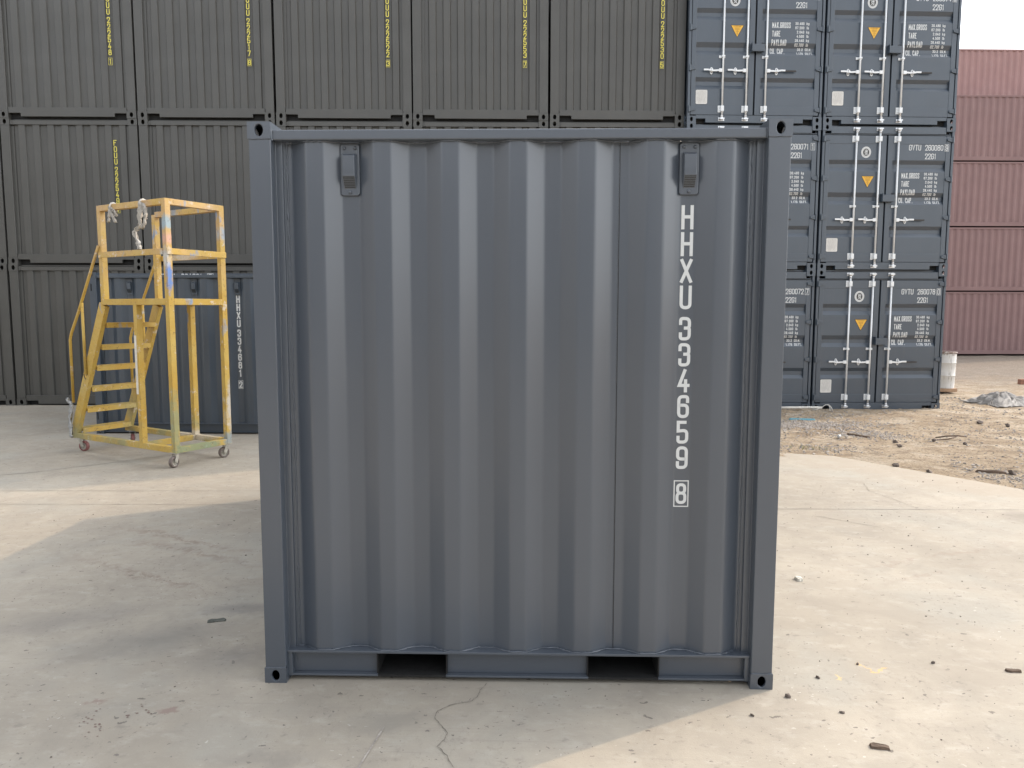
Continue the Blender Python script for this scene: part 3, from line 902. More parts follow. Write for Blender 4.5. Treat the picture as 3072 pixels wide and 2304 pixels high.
OLN = {(0, 2): ("222548", "1"), (1, 2): ("222517", "8"), (2, 2): ("222522", "3"), (3, 2): ("222553", "7"), (4, 2): ("222530", "5"), (0, 1): ("222549", "7")}
OLL = {(-1, 0): "olive grey container cut off by the left picture edge, lowest tier",
       (-1, 1): "olive grey container cut off by the left picture edge, second tier",
       (-1, 2): "olive grey container cut off by the left picture edge, third tier",
       (0, 0): "olive grey container on the concrete, partly behind the yellow ladder",
       (1, 0): "olive grey container on the ground hidden behind the low blue grey one",
       (1, 1): "olive grey container directly below the one numbered 222517",
       (2, 1): "olive grey container directly below the one numbered 222522",
       (3, 1): "olive grey container directly below the one numbered 222553",
       (4, 1): "olive grey container directly below the one numbered 222530",
       (2, 0): "lowest olive grey container in the stack numbered 222522",
       (3, 0): "lowest olive grey container in the stack numbered 222553",
       (4, 0): "lowest olive grey container in the stack numbered 222530"}
proto = olive_proto()
used = False
for i in range(-1, 5):
    for k in range(3):
        o = proto if not used else copy_tree(proto)
        used = True
        o.location = row_loc(OL, i, k)
        # stacked boxes never sit perfectly true
        o.location.x += random.uniform(-.004, .004)
        o.location.y += random.uniform(-.012, .012)
        o.rotation_euler = (0, 0, OL['yaw'])
        if (i, k) in OLN:
            d, c = OLN[(i, k)]
            tag(o, "olive grey container with the yellow number %s, %s tier" % (d, ("third" if k == 2 else "second")), "shipping container", OLIVE_G)
        else:
            tag(o, OLL[(i, k)], "shipping container", OLIVE_G)
NUMBERS = []
for o in list(COL.objects):
    for (i, k), (d, c) in OLN.items():
        if o.parent is None and d in str(o.get('label', '')) and "with the yellow number" in o['label']:
            NUMBERS.append((o, d, c))
for o, d, c in NUMBERS:
    mb = MB()
    vnumber(mb, "FOUU", d, c, 2.016, 2.218, 1.0, 0.030, pitch=0.1105, h=0.098, w=0.056, t=0.0125, gap=0.03, boxgap=0.045)
    mb.build("serial_number", M['yellow_text'], o)

# ------------------------------------------------------------------ blue-grey containers, door ends
GV_G = "stacked blue grey door end containers"
GROOVES = ((1.966, 1.896, 1.834, 1.762), (1.388, 1.308, 1.245, 1.174), (0.787, 0.721, 0.652, 0.589))
DY, DI = 0.020, 0.058            # door panel face and groove depth
GZ = [0.0] + [z for g in GROOVES[::-1] for z in g[::-1]] + [3.0]
GY = [DY] + [y for g in GROOVES for y in (DY, DI, DI, DY)] + [DY]
def panel_y(z): return float(np.interp(z, GZ, GY))

def door_leaf(root, x0, x1, px0, px1, m):
    zb, zt = 0.140, 2.398
    mb = MB()
    line = [(zb + .03, DY)] + [(z, panel_y(z)) for z in GZ[1:-1]] + [(zt - .03, DY)]
    mb.sheet(line, lambda p, t: (t, p[1], p[0]), px0, px1)
    for (a, b, c, d) in GROOVES:                                    # closed groove ends
        for px in (px0, px1):
            mb.add([(px, DY, a), (px, DI, b), (px, DI, c), (px, DY, d)], [(0, 1, 2, 3)])
    for xa, xb in ((x0, px0), (px1, x1)):
        mb.box(xa, xb, DY - .006, DY + .045, zb, zt)
    mb.box(px0, px1, DY - .004, DY + .045, zt - .148, zt)
    mb.box(px0, px1, DY - .004, DY + .045, zb, zb + .150)
    mb.add([(x0, .075, zb), (x1, .075, zb), (x1, .075, zt), (x0, .075, zt)], [(0, 1, 2, 3)])
    return mb.build("door", m, root, bevel=0.004)

def lock_rod(door, x, hx, sgn):
    yr = -0.022
    mb = MB()
    mb.tube([(x, yr, .10), (x, yr, 2.47)], 0.0160, 12)
    mb.build("locking_rod", M['galv'], door, smooth=True)
    for z0, z1 in ((0.18, 0.298), (2.275, 2.389)):
        mb = MB()
        mb.box(x - .066, x + .036, DY - .012, DY - .0062, z0, z1)
        mb.box(x - .024, x + .030, yr - .024, DY - .0121, z0 + .012, z1 - .012)
        for dx, dz in ((-.05, .02), (-.05, -.02)):
            mb.lathe([(.0002, -.004), (.007, -.003), (.009, .0)], 8, lambda r, q, t, dx=dx, dz=dz: (x + dx + r * math.cos(t), DY - .0121 + q, (z0 + z1) / 2 + dz * 1.6 + r * math.sin(t)))
        mb.build("rod_bracket", M['galv'], door, bevel=0.002)
    mb = MB()
    mb.box(x - .066, x + .044, DY - .010, DY - .0062, 1.115, 1.160)
    mb.box(x - .028, x + .028, yr - .023, DY - .0101, 1.122, 1.152)
    mb.build("rod_bracket", M['galv'], door, bevel=0.002)
    for z, s in ((.062, -1), (2.505, 1)):
        mb = MB()
        mb.lathe([(.0185, 0), (.026, .012), (.020, .030), (.030, .048), (.030, .06)], 12, lambda r, q, t, z=z, s=s: (x + r * math.cos(t), yr + r * math.sin(t) * .9, z - s * .065 + s * q))
        mb.prism_y([(x - .042, z - .006), (x - .018, z - .016), (x + .020, z - .012), (x + .046, z - .002), (x + .040, z + .018), (x + .008, z + .008), (x - .012, z + .010), (x - .036, z + .020)], yr - .03, yr + .012)
        mb.box(x - .055, x + .055, .004, .0118, z - .03, z + .03)
        mb.build("cam_lock", M['chrome'], door, bevel=0.002)
    # handle bar with hub and catch
    mb = MB()
    zh = 0.895
    e = x + sgn * 0.345
    mb.box(min(x + sgn * .016, x + sgn * .072), max(x + sgn * .016, x + sgn * .072), yr - .020, yr + .014, zh - .030, zh + .030)
    pts = [(x + sgn * .06, zh), (x + sgn * .16, zh - .006), (x + sgn * .21, zh - .004), (x + sgn * .26, zh + .008), (e, zh + .008)]
    for a, b in zip(pts[:-1], pts[1:]):
        mb.bar((a[0], yr - .010, a[1]), (b[0], yr - .010, b[1]), .012, .030)
    mb.build("handle", M['galv'], door, bevel=0.003)
    mb = MB()
    cx = x + sgn * .198
    oval = [(cx + .026 * math.cos(t) * (1 if abs(math.sin(t)) < .99 else .9), zh + .062 * math.copysign(abs(math.sin(t)) ** .8, math.sin(t))) for t in [2 * math.pi * q / 18 for q in range(18)]]
    mb.prism_y(oval, DY - .016, DY - .0002)
    mb.box(cx - .014, cx + .014, yr - .026, DY - .0161, zh - .02, zh + .026)
    mb.build("handle_catch", M['galv'], door, bevel=0.002)
    mb = MB()
    for dz in (.038, -.036):
        mb.lathe([(.0002, 0), (.009, 0), (.009, .002)], 10, lambda r, q, t, dz=dz: (cx + r * math.cos(t), DY - .0175 + q, zh + dz + r * math.sin(t)))
    if sgn > 0:
        mb.box(e + .001, e + .195, yr - .012, yr + .004, zh - .014, zh + .012)
    mb.build("handle_grip" if sgn > 0 else "catch_hole", M['rubber'], door)

def door_container():
    root = thing("shipping_container", "door end", "shipping container", (0, 0, 0), 0, GV_G)
    m = M['navy']
    add_castings(root, CW, CL, CH, 0.162, 0.178, 0.118, 0.026, 0.038, m)
    for side in (-1, 1):
        X = (lambda v: v) if side < 0 else (lambda v: CW - v)
        MB().prism_z([(X(.006), .006), (X(.050), .006), (X(.050), .070), (X(.075), .070), (X(.075), .10), (X(.006), .10)], .118, CH - .118).build("corner_post", m, root, bevel=0.004)
        MB().prism_z([(X(.006), CL - .006), (X(.16), CL - .006), (X(.16), CL - .08), (X(.006), CL - .08)], .118, CH - .118).build("corner_post", m, root)
    mb = MB()
    mb.box(.162, CW - .162, .012, .10, 2.428, 2.548)
    mb.box(.055, CW - .055, .030, .10, 2.410, 2.4279)
    mb.build("top_rail", m, root, bevel=0.004)
    poly = [(.162, .134), (.162, .072), (.336, .072), (.336, .004), (CW - .336, .004), (CW - .336, .072), (CW - .162, .072), (CW - .162, .134)]
    MB().prism_y(poly, .012, .10).build("bottom_rail", m, root, bevel=0.003)
    MB().box(.05, CW - .05, .080, .09, .135, 2.41).build("door_gasket", M['rubber'], root)
    left = door_leaf(root, .062, 1.186, .142, 1.092, m)
    right = door_leaf(root, 1.216, CW - .062, 1.312, CW - .150, m)
    for door, hx, sg in ((left, 0, -1), (right, CW, 1)):
        for z in (.235, .940, 1.630, 2.330):
            mb = MB()
            X = (lambda v: v) if sg < 0 else (lambda v: CW - v)
            mb.prism_y([(X(.016), z - .045), (X(.016), z + .045), (X(.060), z + .040), (X(.135), z + .022), (X(.140), z), (X(.135), z - .022), (X(.060), z - .040)], DY - .030, DY - .0062)
            mb.tube([(X(.034), -.012, z - .055), (X(.034), -.012, z + .055)], .015, 8)
            for dx in (.075, .105):
                mb.lathe([(.0002, -.004), (.007, -.003), (.008, 0)], 8, lambda r, q, t, dx=dx, z=z: (X(dx) + r * math.cos(t), DY - .0301 + q, z + r * math.sin(t)))
            mb.build("hinge", m, door, bevel=0.003)
    lock_rod(left, .618, 0, -1)
    lock_rod(left, 1.046, 0, -1)
    lock_rod(right, 1.390, 0, 1)
    mb = MB()
    mb.box(1.122, 1.338, -.075, DY - .0065, 1.215, 1.340)
    mb.box(1.112, 1.1219, -.085, DY - .0065, 1.215, 1.365)
    mb.build("lock_box", m, right, bevel=0.006)
    # data plate, emblem, warning triangle on the left leaf
    mb = MB()
    poly = [(.153 + .014, .325), (.345, .325), (.359, .339), (.359, .554), (.345, .568), (.167, .568), (.153, .554), (.153, .339)]
    mb.prism_y(poly, DY - .007, DY - .0002)
    pl = mb.build("data_plate", M['plate'], left)
    mb = MB()
    r_ = random.Random(3)
    for zz in np.arange(.345, .55, .0165):
        xx = .170
        while xx < .330:
            ln = r_.uniform(.008, .04)
            mb.add([(xx, DY - .0082, zz), (min(xx + ln, .342), DY - .0082, zz), (min(xx + ln, .342), DY - .0082, zz + .004), (xx, DY - .0082, zz + .004)], [(0, 1, 2, 3)])
            xx += ln + .008
    mb.build("plate_print", M['ink'], left)
    ex, ez = .818, 2.102
    def oval(rx, rz, y0, y1, mat, nm):
        MB().prism_y([(ex + rx * math.cos(t), ez + rz * math.sin(t)) for t in [2 * math.pi * q / 28 for q in range(28)]], y0, y1).build(nm, mat, left)
    oval(.090, .100, DY - .0020, DY - .0002, M['white'], "emblem")
    oval(.056, .066, DY - .0032, DY - .0021, M['triblack'], "emblem_centre")
    mb = MB()
    for k in range(26):                                               # ring of small marks round the emblem
        t = 2 * math.pi * k / 26
        mb.add([(ex + rr * math.cos(t + dt), DY - .0034, ez + rr * 1.12 * math.sin(t + dt)) for rr, dt in ((.068, -.05), (.068, .05), (.080, .05), (.080, -.05))], [(0, 1, 2, 3)])
    mb.build("emblem_ring", M['ink'], left)
    mb = MB()
    fy = DY - .0036
    for (a, b, w) in (((-.02, .045), (-.02, -.01), .010), ((.0, .05), (.012, .01), .012), ((.025, .045), (.025, .0), .008), ((-.03, -.01), (.03, -.015), .010), ((-.028, -.03), (-.008, -.05), .010), ((.026, -.03), (.008, -.05), .010), ((-.012, .02), (.016, .0), .012), ((-.01, -.02), (.012, -.035), .010)):
        A, B = Vector((ex + a[0], ez + a[1])), Vector((ex + b[0], ez + b[1]))
        d = (B - A).normalized(); n = Vector((-d.y, d.x)) * w / 2
        fy -= .0003
        mb.add([(p.x, fy, p.y) for p in (A + n, B + n, B - n, A - n)], [(0, 1, 2, 3)])
    mb.build("emblem_figure", M['white'], left)
    def tri(k, y0, y1, mat, nm):
        cx, cz = .867, 1.612
        P = [(.747, 1.683), (.987, 1.683), (.867, 1.472)]
        P = [(cx + (x - cx) * k, cz + (z - cz) * k) for x, z in P]
        MB().prism_y(P, y0, y1).build(nm, mat, left)
    tri(1.0, DY - .0022, DY - .0002, M['triblack'], "warning_sign")
    tri(0.90, DY - .0034, DY - .0023, M['tri'], "warning_sign_face")
    mb = MB()
    hline(mb, "ATTENTION", .797, 1.652, .0128, .017, .0036, lambda z: DY - .0036, .22)
    for k, zz in enumerate((1.632, 1.616, 1.600, 1.584, 1.568, 1.552, 1.536, 1.520)):
        hw = (.050, .042, .040, .014, .030, .012, .018, .010)[k]
        mb.add([(.867 - hw, DY - .0046, zz), (.867 + hw, DY - .0046, zz), (.867 + hw, DY - .0046, zz + .006), (.867 - hw, DY - .0046, zz + .006)], [(0, 1, 2, 3)])
    mb.build("warning_print", M['trink'], left)
    # weights panel on the right leaf
    mb = MB()
    yf = panel_y
    for txt, x, z in (("MAX.GROSS", 1.491, 1.644), ("TARE", 1.494, 1.498), ("PAYLOAD", 1.488, 1.350), ("CU. CAP.", 1.474, 1.207)):
        mb = MB()
        hline(mb, txt, x, z, .031, .098, .0105, yf, .26, maxseg=.02)
        mb.build("weights_lettering", M['white'], right)
    for k, (a, b) in enumerate((("30.480", "kg"), ("67.200", "lb"), ("2.040", "kg"), ("4.500", "lb"), ("28.440", "kg"), ("62.700", "lb"), ("33.2", "CU.M."), ("1.170", "CU.FT."))):
        z = 1.700 - k * .0722
        mb = MB()
        hline(mb, a, 0, z, .0235, .047, .0075, yf, .28, right=2.068, maxseg=.015)
        hline(mb, b, 2.108, z, .022, .047, .0075, yf, .28, maxseg=.015)
        mb.build("weights_lettering", M['white'], right)
    mb = MB()
    hline(mb, "22G1", 1.909, 1.988, .049, .100, .0112, yf, .15)
    mb.build("type_code", M['white'], right)
    long_walls(root, CW, CL, .16, CH - .10, m)
    MB().box(.03, CW - .03, CL - .05, CL - .02, .16, CH - .03).build("back_wall", m, root)
    MB().box(.05, CW - .05, .101, CL - .1, .002, .134).build("floor", M['black'], root)
    MB().box(.06, CW - .06, .1005, CL - .08, CH - .03, CH - .008).build("roof", m, root)
    return root

GVN = {(0, 0): ("260072", "7"), (1, 0): ("260078", "0"), (0, 1): ("260071", "1"), (1, 1): ("260080", "9"), (1, 2): ("260074", "8"), (0, 2): ("260073", "2")}
GVL = {(0, 0): "blue grey door end container on the earth with number 260072 beside the slate container",
       (0, 1): "blue grey door end container with number 260071, between those ending 72 and the topmost",
       (0, 2): "blue grey door end container above the slate container's right corner, next to the olive stack",
       (1, 0): "blue grey door end container standing on the earth with number 260078",
       (1, 1): "blue grey door end container with number 260080, middle of the right hand stack",
       (1, 2): "blue grey door end container stacked on the one numbered 260080, against the sky",
       (0, 3): "blue grey door end container on the fourth tier of the inner stack",
       (0, 4): "blue grey door end container on the fifth tier of the inner stack",
       (1, 3): "blue grey door end container on the fourth tier of the outer stack",
       (1, 4): "blue grey door end container on the fifth tier of the outer stack"}
proto = door_container()
GVO = {}
for n_, (i, k) in enumerate(GVL):
    o = proto if n_ == 0 else copy_tree(proto, None, k < 3)
    GVO[(i, k)] = o
    o.location = row_loc(GV, i, k)
    o.location.x += random.uniform(-.004, .004)
    o.rotation_euler = (0, 0, GV['yaw'])
    tag(o, GVL[(i, k)], "shipping container", GV_G)
for (i, k), (d, c) in GVN.items():
    o = GVO[(i, k)]
    rd = [ch for ch in o.children if ch.name.split('.')[0] == 'door' and any(g.name.startswith('type_code') for g in ch.children)][0]
    mb = MB()
    hline(mb, "GVTU", 1.606, 2.141, .049, .100, .0112, panel_y, .18)
    hline(mb, d, 1.906, 2.141, .049, .100, .0112, panel_y, .16)
    frame_rect(mb, 2.262, 2.340, 2.128, 2.252, .006, lambda z: DY - .006)
    stroke(mb, c, 2.278, 2.141, .046, .098, .0115, lambda z: DY - .006)
    mb.build("serial_number", M['white'], rd)

# ------------------------------------------------------------------ long red containers far behind
RED_G = "long red containers stacked at the back"
def red_proto(m):
    L = 12.192
    root = thing("shipping_container", "red", "shipping container", (0, 0, 0), 0, RED_G)
    D = CW
    for front in (True, False):
        for side in (-1, 1):
            for top in (True, False):
                x0, x1 = (0, .178) if side < 0 else (L - .178, L)
                y0, y1 = (0, .162) if front else (D - .162, D)
                casting_mb(x0, x1, y0, y1, CH - .118 if top else 0, CH if top else .118, side, .04, .03, front).build("corner_casting", m, root)
    for x0, x1 in ((.006, .17), (L - .17, L - .006)):
        MB().box(x0, x1, .006, .1, .118, CH - .118).build("corner_post", m, root)
        MB().box(x0, x1, D - .1, D - .006, .118, CH - .118).build("corner_post", m, root)
    MB().box(.178, L - .178, .010, .07, CH - .095, CH - .03).build("top_rail", m, root)
    MB().box(.178, L - .178, .012, .09, .03, .18).build("bottom_rail", m, root)
    prof = corrugation(.17, L - .17, .278, .072, .070, .022, .058, .3, .01, 1)
    MB().sheet(prof, lambda p, t: (p[0], p[1], t), .18, CH - .095).build("side_wall", m, root)
    MB().box(.17, L - .17, D - .06, D - .02, .03, CH - .03).build("back_wall", m, root)
    MB().box(.02, .06, .1, D - .1, .03, CH - .03).build("end_wall", m, root)
    MB().box(L - .06, L - .02, .1, D - .1, .03, CH - .03).build("end_wall", m, root)
    MB().box(.06, L - .06, .07, D - .06, CH - .07, CH - .05).build("roof", m, root)
    MB().box(.06, L - .06, .09, D - .06, .12, .16).build("floor", m, root)
    return root
proto = red_proto(M['red'])
first = True
RX, RY, RZ = 11.6, 27.75, -0.06
RL = {(0, 0): "red container standing on the grey ground at the back, lowest of four",
      (0, 1): "red container at the back, second from the ground",
      (0, 2): "red container at the back, third from the ground",
      (0, 3): "red container at the back, top of the front four",
      (1, 4): "red container against the sky, paled for sky glare, set back on the rear row",
      (1, 3): "red container hidden in the rear row, fourth tier", (1, 2): "red container hidden in the rear row, third tier",
      (1, 1): "red container hidden in the rear row, second tier", (1, 0): "red container hidden in the rear row, lowest tier"}
for (r_, k), lab in RL.items():
    o = red_proto(M['glare_red']) if k == 4 else (proto if first else copy_tree(proto))
    first = False
    o.location = (RX - 0.1 * r_, RY + r_ * 2.47, RZ + k * 2.591)
    o.rotation_euler = (0, 0, 0.04)
    tag(o, lab, "shipping container", RED_G)

# ------------------------------------------------------------------ ground: yard slab, earth, joints, cracks
EDGE = [(-1.0, 40.0), (-0.8, 6.75), (1.5, 6.45), (2.6, 6.10), (3.20, 5.95), (3.764, 5.79), (50.7, -60.0)]
def vnoise(x, y, seed=0):
    xi, yi = np.floor(x).astype(np.int64), np.floor(y).astype(np.int64)
    fx, fy = x - xi, y - yi
    fx, fy = fx * fx * (3 - 2 * fx), fy * fy * (3 - 2 * fy)
    def hsh(a, b):
        h = (a * 374761393 + b * 668265263 + seed * 974634777) & 0x7fffffff
        h = ((h ^ (h >> 13)) * 1274126177) & 0x7fffffff
        return ((h ^ (h >> 16)) & 0xffff) / 65535.0
    a, b, c, d = hsh(xi, yi), hsh(xi + 1, yi), hsh(xi, yi + 1), hsh(xi + 1, yi + 1)
    return (a * (1 - fx) + b * fx) * (1 - fy) + (c * (1 - fx) + d * fx) * fy
def fbm(x, y, oct=5, seed=0, gain=0.55):
    s, a, t = 0, 1.0, 0
    for k in range(oct):
        s = s + a * vnoise(x * 2 ** k + k * 17.3, y * 2 ** k - k * 9.1, seed + k)
        t += a
        a *= gain
    return s / t - 0.5
def edge_dist(x, y):
    """signed distance to the slab edge, positive on the earth side"""
    best = np.full(x.shape, 1e9)
    for (ax, ay), (bx, by) in zip(EDGE[:-1], EDGE[1:]):
        dx, dy = bx - ax, by - ay
        t = np.clip(((x - ax) * dx + (y - ay) * dy) / (dx * dx + dy * dy), 0, 1)
        best = np.minimum(best, np.hypot(x - ax - t * dx, y - ay - t * dy))
    # inside test: earth lies right of the polyline (east/north)
    xs = [p[0] for p in EDGE]; ys = [p[1] for p in EDGE]
    yl = np.interp(x, xs[1:], ys[1:])
    earth_side = (x > np.interp(y, [-60, 6.75, 40], [50.7, -0.8, -1.0])) & (y > yl)
    earth_side = (y > yl) & (x > -0.9)
    return np.where(earth_side, best, -best)
def earth_z(x, y):
    d = edge_dist(x, y)
    base = -0.004 - 0.05 * np.clip(d / 3.5, 0, 1) - 0.05 * np.clip((y - 12) / 14, 0, 1)
    amp = 0.010 + 0.055 * np.clip(d / 3.0, 0, 1)
    z = base + amp * fbm(x * 0.9, y * 1.3, 6, 3) + 0.055 * np.clip(d / 0.5, 0, 1) * np.clip(fbm(x * 6, y * 8, 4, 77) - 0.02, 0, 1) * 3 * np.clip(fbm(x * .8, y * 1.1, 3, 78) + .25, 0, 1) + 0.022 * np.clip(d, 0, 1) * np.abs(fbm(x * 5, y * 6, 3, 9)) * 1.5
    # loose soil kicked against the feet of the stack
    rowy = 10.49 + 0.0624 * (x - 2.8)
    z = z + 0.075 * np.exp(-((y - rowy + 0.05) / 0.28) ** 2) * np.clip(fbm(x * 1.7, y * 0.6, 3, 21) + 0.22, 0, 1) * (x < 5.3)
    thin = -0.020 * np.clip(-d / 0.45, 0, 1) * np.where(x < 3.75, 0.8, 2.2)
    z = np.where(d < 0.0, 0.030 * fbm(x * 2.2, y * 2.2, 6, 5, 0.65) + 0.0005 + thin, z)
    return z

def grid_mesh(name, xs, ys, zf, mat):
    X, Y = np.meshgrid(xs, ys)
    Z = zf(X, Y)
    n, m = len(xs), len(ys)
    co = np.stack([X, Y, Z], -1).reshape(-1, 3)
    idx = np.arange(n * m).reshape(m, n)
    q = np.stack([idx[:-1, :-1], idx[:-1, 1:], idx[1:, 1:], idx[1:, :-1]], -1).reshape(-1, 4)
    me = bpy.data.meshes.new(name)
    me.vertices.add(len(co)); me.vertices.foreach_set('co', co.astype(np.float32).ravel())
    me.loops.add(q.size); me.loops.foreach_set('vertex_index', q.ravel().astype(np.int32))
    me.polygons.add(len(q)); me.polygons.foreach_set('loop_start', (np.arange(len(q)) * 4).astype(np.int32))
    me.polygons.foreach_set('use_smooth', np.ones(len(q), dtype=bool))
    me.update(calc_edges=True)
    me.materials.append(mat)
    o = bpy.data.objects.new(name, me)
    COL.objects.link(o)
    return o
xs = np.concatenate([np.arange(-1.4, 8.0, 0.035), np.arange(8.0, 26, 0.08)])
ys = np.concatenate([np.arange(1.0, 12.5, 0.035), np.arange(12.5, 44, 0.09)])
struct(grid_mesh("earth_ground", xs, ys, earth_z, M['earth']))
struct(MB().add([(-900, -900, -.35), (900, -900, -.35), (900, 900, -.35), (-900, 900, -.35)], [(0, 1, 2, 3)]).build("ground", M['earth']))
slab = [(-160.0, -60.0)] + EDGE[::-1] + [(-160.0, 40.0)]
struct(MB().prism_z(slab, -0.16, 0.0).build("concrete_yard", M['concrete']))

def ribbon(mb, pts, w, z=0.0035, jit=0.0, step=0.03, wj=0.4):
    P = [Vector((p[0], p[1], 0)) for p in pts]
    out = []
    for a, b in zip(P[:-1], P[1:]):
        k = max(1, int((b - a).length / step))
        out += [a.lerp(b, j / k) for j in range(k)]
    out.append(P[-1])
    out = [p + Vector((random.uniform(-jit, jit), random.uniform(-jit, jit), 0)) for p in out]
    vs = []
    for i, p in enumerate(out):
        d = (out[min(i + 1, len(out) - 1)] - out[max(i - 1, 0)]).normalized()
        n = Vector((-d.y, d.x, 0)) * w / 2 * (1 + wj * random.uniform(-1, 1))
        if i in (0, len(out) - 1): n *= 0.15
        vs += [p + n + Vector((0, 0, z)), p - n + Vector((0, 0, z))]
    mb.add(vs, [(2 * i, 2 * i + 1, 2 * i + 3, 2 * i + 2) for i in range(len(out) - 1)])
mb = MB()
ribbon(mb, [(-14, 3.50), (-5.156, 3.722), (-2.6, 3.80), (2.305, 3.267), (4.482, 3.296), (8, 3.33)], 0.007, .003, .004, .12)
ribbon(mb, [(-12, 3.05), (-5.1, 3.22), (-2.5, 3.27)], 0.006, .003, .004, .12)
ribbon(mb, [(-7.2, 3.6), (-5.4, 4.55), (-4.3, 5.6), (-3.2, 7.0)], 0.012, .003, .003, .12)
struct(mb.build("expansion_joint", M['joint']))
mb = MB()
s1 = lambda x, y: None
ribbon(mb, [(-0.145, 0.02), (-0.17, -0.05), (-0.178, -0.10), (-0.20, -0.145), (-0.29, -0.18), (-0.345, -0.235), (-0.355, -0.29), (-0.315, -0.36), (-0.285, -0.41), (-0.295, -0.47), (-0.315, -0.51), (-0.27, -0.57), (-0.25, -0.62), (-0.20, -0.70)], 0.0026, .0035, .003, .012, .7)
ribbon(mb, [(3.55, 3.30), (3.50, 3.65), (3.40, 3.95), (3.50, 4.3)], 0.0035, .0035, .010, .03)
ribbon(mb, [(2.52, 3.05), (2.95, 2.70)], 0.005, .0035, .002, .03)
ribbon(mb, [(0.12, -0.39), (0.17, -0.37)], 0.003, .0035, .001, .02)
struct(mb.build("pavement_crack", M['crack']))
mb = MB()
ribbon(mb, [(-0.56, -0.36), (-0.62, -0.75), (-0.66, -1.1)], 0.007, .003, .0005, .06)
struct(mb.build("trowel_ridge", M['grit']))

mb = MB()
for cx_, cy_, n_ in ((-1.86, -.33, 10), (-1.70, -.28, 6), (-1.80, -.41, 8), (-1.62, -.31, 4)):
    for _ in range(n_):
        x, y, r = random.gauss(cx_, .018), random.gauss(cy_, .045), random.uniform(.0025, .005)
        mb.add([(x + r * 1.3 * math.cos(t), y + r * math.sin(t), .0022 + .00002 * _) for t in [2 * math.pi * q / 8 for q in range(8)]], [tuple(range(8))])
struct(mb.build("paint_spots", plain("red_brown_spots", (0.20, 0.13, 0.112), 0.8)))

# ------------------------------------------------------------------ loose stones, gravel, litter
def stone_mb(mb, x, y, z, r, flat=0.7):
    t = (1 + 5 ** .5) / 2
    ico = [(-1, t, 0), (1, t, 0), (-1, -t, 0), (1, -t, 0), (0, -1, t), (0, 1, t), (0, -1, -t), (0, 1, -t), (t, 0, -1), (t, 0, 1), (-t, 0, -1), (-t, 0, 1)]
    fs = [(0, 11, 5), (0, 5, 1), (0, 1, 7), (0, 7, 10), (0, 10, 11), (1, 5, 9), (5, 11, 4), (11, 10, 2), (10, 7, 6), (7, 1, 8), (3, 9, 4), (3, 4, 2), (3, 2, 6), (3, 6, 8), (3, 8, 9), (4, 9, 5), (2, 4, 11), (6, 2, 10), (8, 6, 7), (9, 8, 1)]
    a = random.uniform(0, 6.28)
    ca, sa = math.cos(a), math.sin(a)
    sx, sy = random.uniform(.7, 1.3), random.uniform(.6, 1.1)
    vs = []
    for p in ico:
        k = r / 1.9 * random.uniform(.6, 1.3)
        px, py, pz = p[0] * k * sx, p[1] * k * sy, p[2] * k * flat
        vs.append((x + px * ca - py * sa, y + px * sa + py * ca, z + pz))
    mb.add(vs, fs)

ez = lambda x, y: float(earth_z(np.array([x]), np.array([y]))[0])
mb = MB()
cnt = 0
while cnt < 9500:
    x, y = random.uniform(1.8, 9.5), random.uniform(2.2, 12.5)
    d = float(edge_dist(np.array([x]), np.array([y]))[0])
    if d < -0.05:
        continue
    w = 0.06
    w = max(w, 1.0 * math.exp(-(((x - 4.45) / 0.95) ** 2 + ((y - 8.55) / 0.60) ** 2)))
    w = max(w, 0.8 * math.exp(-(((x - 4.9) / 0.5) ** 2 + ((y - 7.6) / 0.4) ** 2)))
    w = max(w, 0.55 * math.exp(-((d - 0.45) / 0.4) ** 2))
    n_ = float(fbm(np.array([x * 1.1]), np.array([y * 1.1]), 3, 31)[0])
    if random.random() < (w * (0.6 + 2.2 * n_) if w < .6 else w):
        r = random.choice((.006, .007, .009, .011, .013, .018)) * (1 + .03 * (y - 5))
        stone_mb(mb, x, y, ez(x, y) + r * .25, r)
        cnt += 1
struct(mb.build("gravel", M['grit']), 'stuff')
mb = MB()
for _ in range(230):
    x, y = random.uniform(1.3, 5), random.uniform(-.8, 4.5)
    if random.random() < .35:
        x, y = random.uniform(-4, 1), random.uniform(-.9, 3)
    if -1.25 < x < 1.25 and y > -0.02:
        continue
    if float(edge_dist(np.array([x]), np.array([y]))[0]) > 0: continue
    r = random.uniform(.002, .0052) * (1 + .1 * y)
    stone_mb(mb, x, y, r * .3, r)
struct(mb.build("grit", M['stone']), 'stuff')

def stone(x, y, r, label, z=None, flat=.75):
    r *= 0.78
    mb = MB()
    stone_mb(mb, 0, 0, r * .35, r, flat)
    o = mb.build("stone", M['stone'])
    o.location = (x, y, (ez(x, y) if z is None else z))
    return tag(o, label, "stone", "dark stones lying about the yard")
stone(1.258, -0.07, .020, "dark broken stone just right of the slate container's corner", 0)
stone(1.043, -0.234, .013, "small dark stone at the shadow edge right of the slate container's foot", 0)
stone(1.718, 0.265, .016, "dark stone beside the yellow paint mark on the sunlit concrete", 0)
stone(1.464, 0.12, .015, "small dark stone between the slate container and the yellow paint mark", 0)
stone(2.108, 0.29, .015, "dark stone above the brown damp stain at right", 0)
stone(1.45, -0.20, .013, "small dark stone on the bright concrete lower right", 0)
stone(4.242, 5.18, .055, "dark stone on the edge of the concrete slab", None)
stone(4.45, 4.86, .045, "dark stone half off the slab edge toward the right", None)
stone(5.32, 4.806, .06, "dark lump near the right picture edge beside the charred board")
stone(4.927, 6.505, .055, "dark round stone on the earth below the thin stick")
stone(5.021, 6.829, .055, "dark wedge of stone on the earth above the round one")
stone(5.659, 7.058, .05, "dark stone on bare earth left of the forked stick")
stone(5.971, 6.859, .05, "dark stone on bare earth below the forked stick")
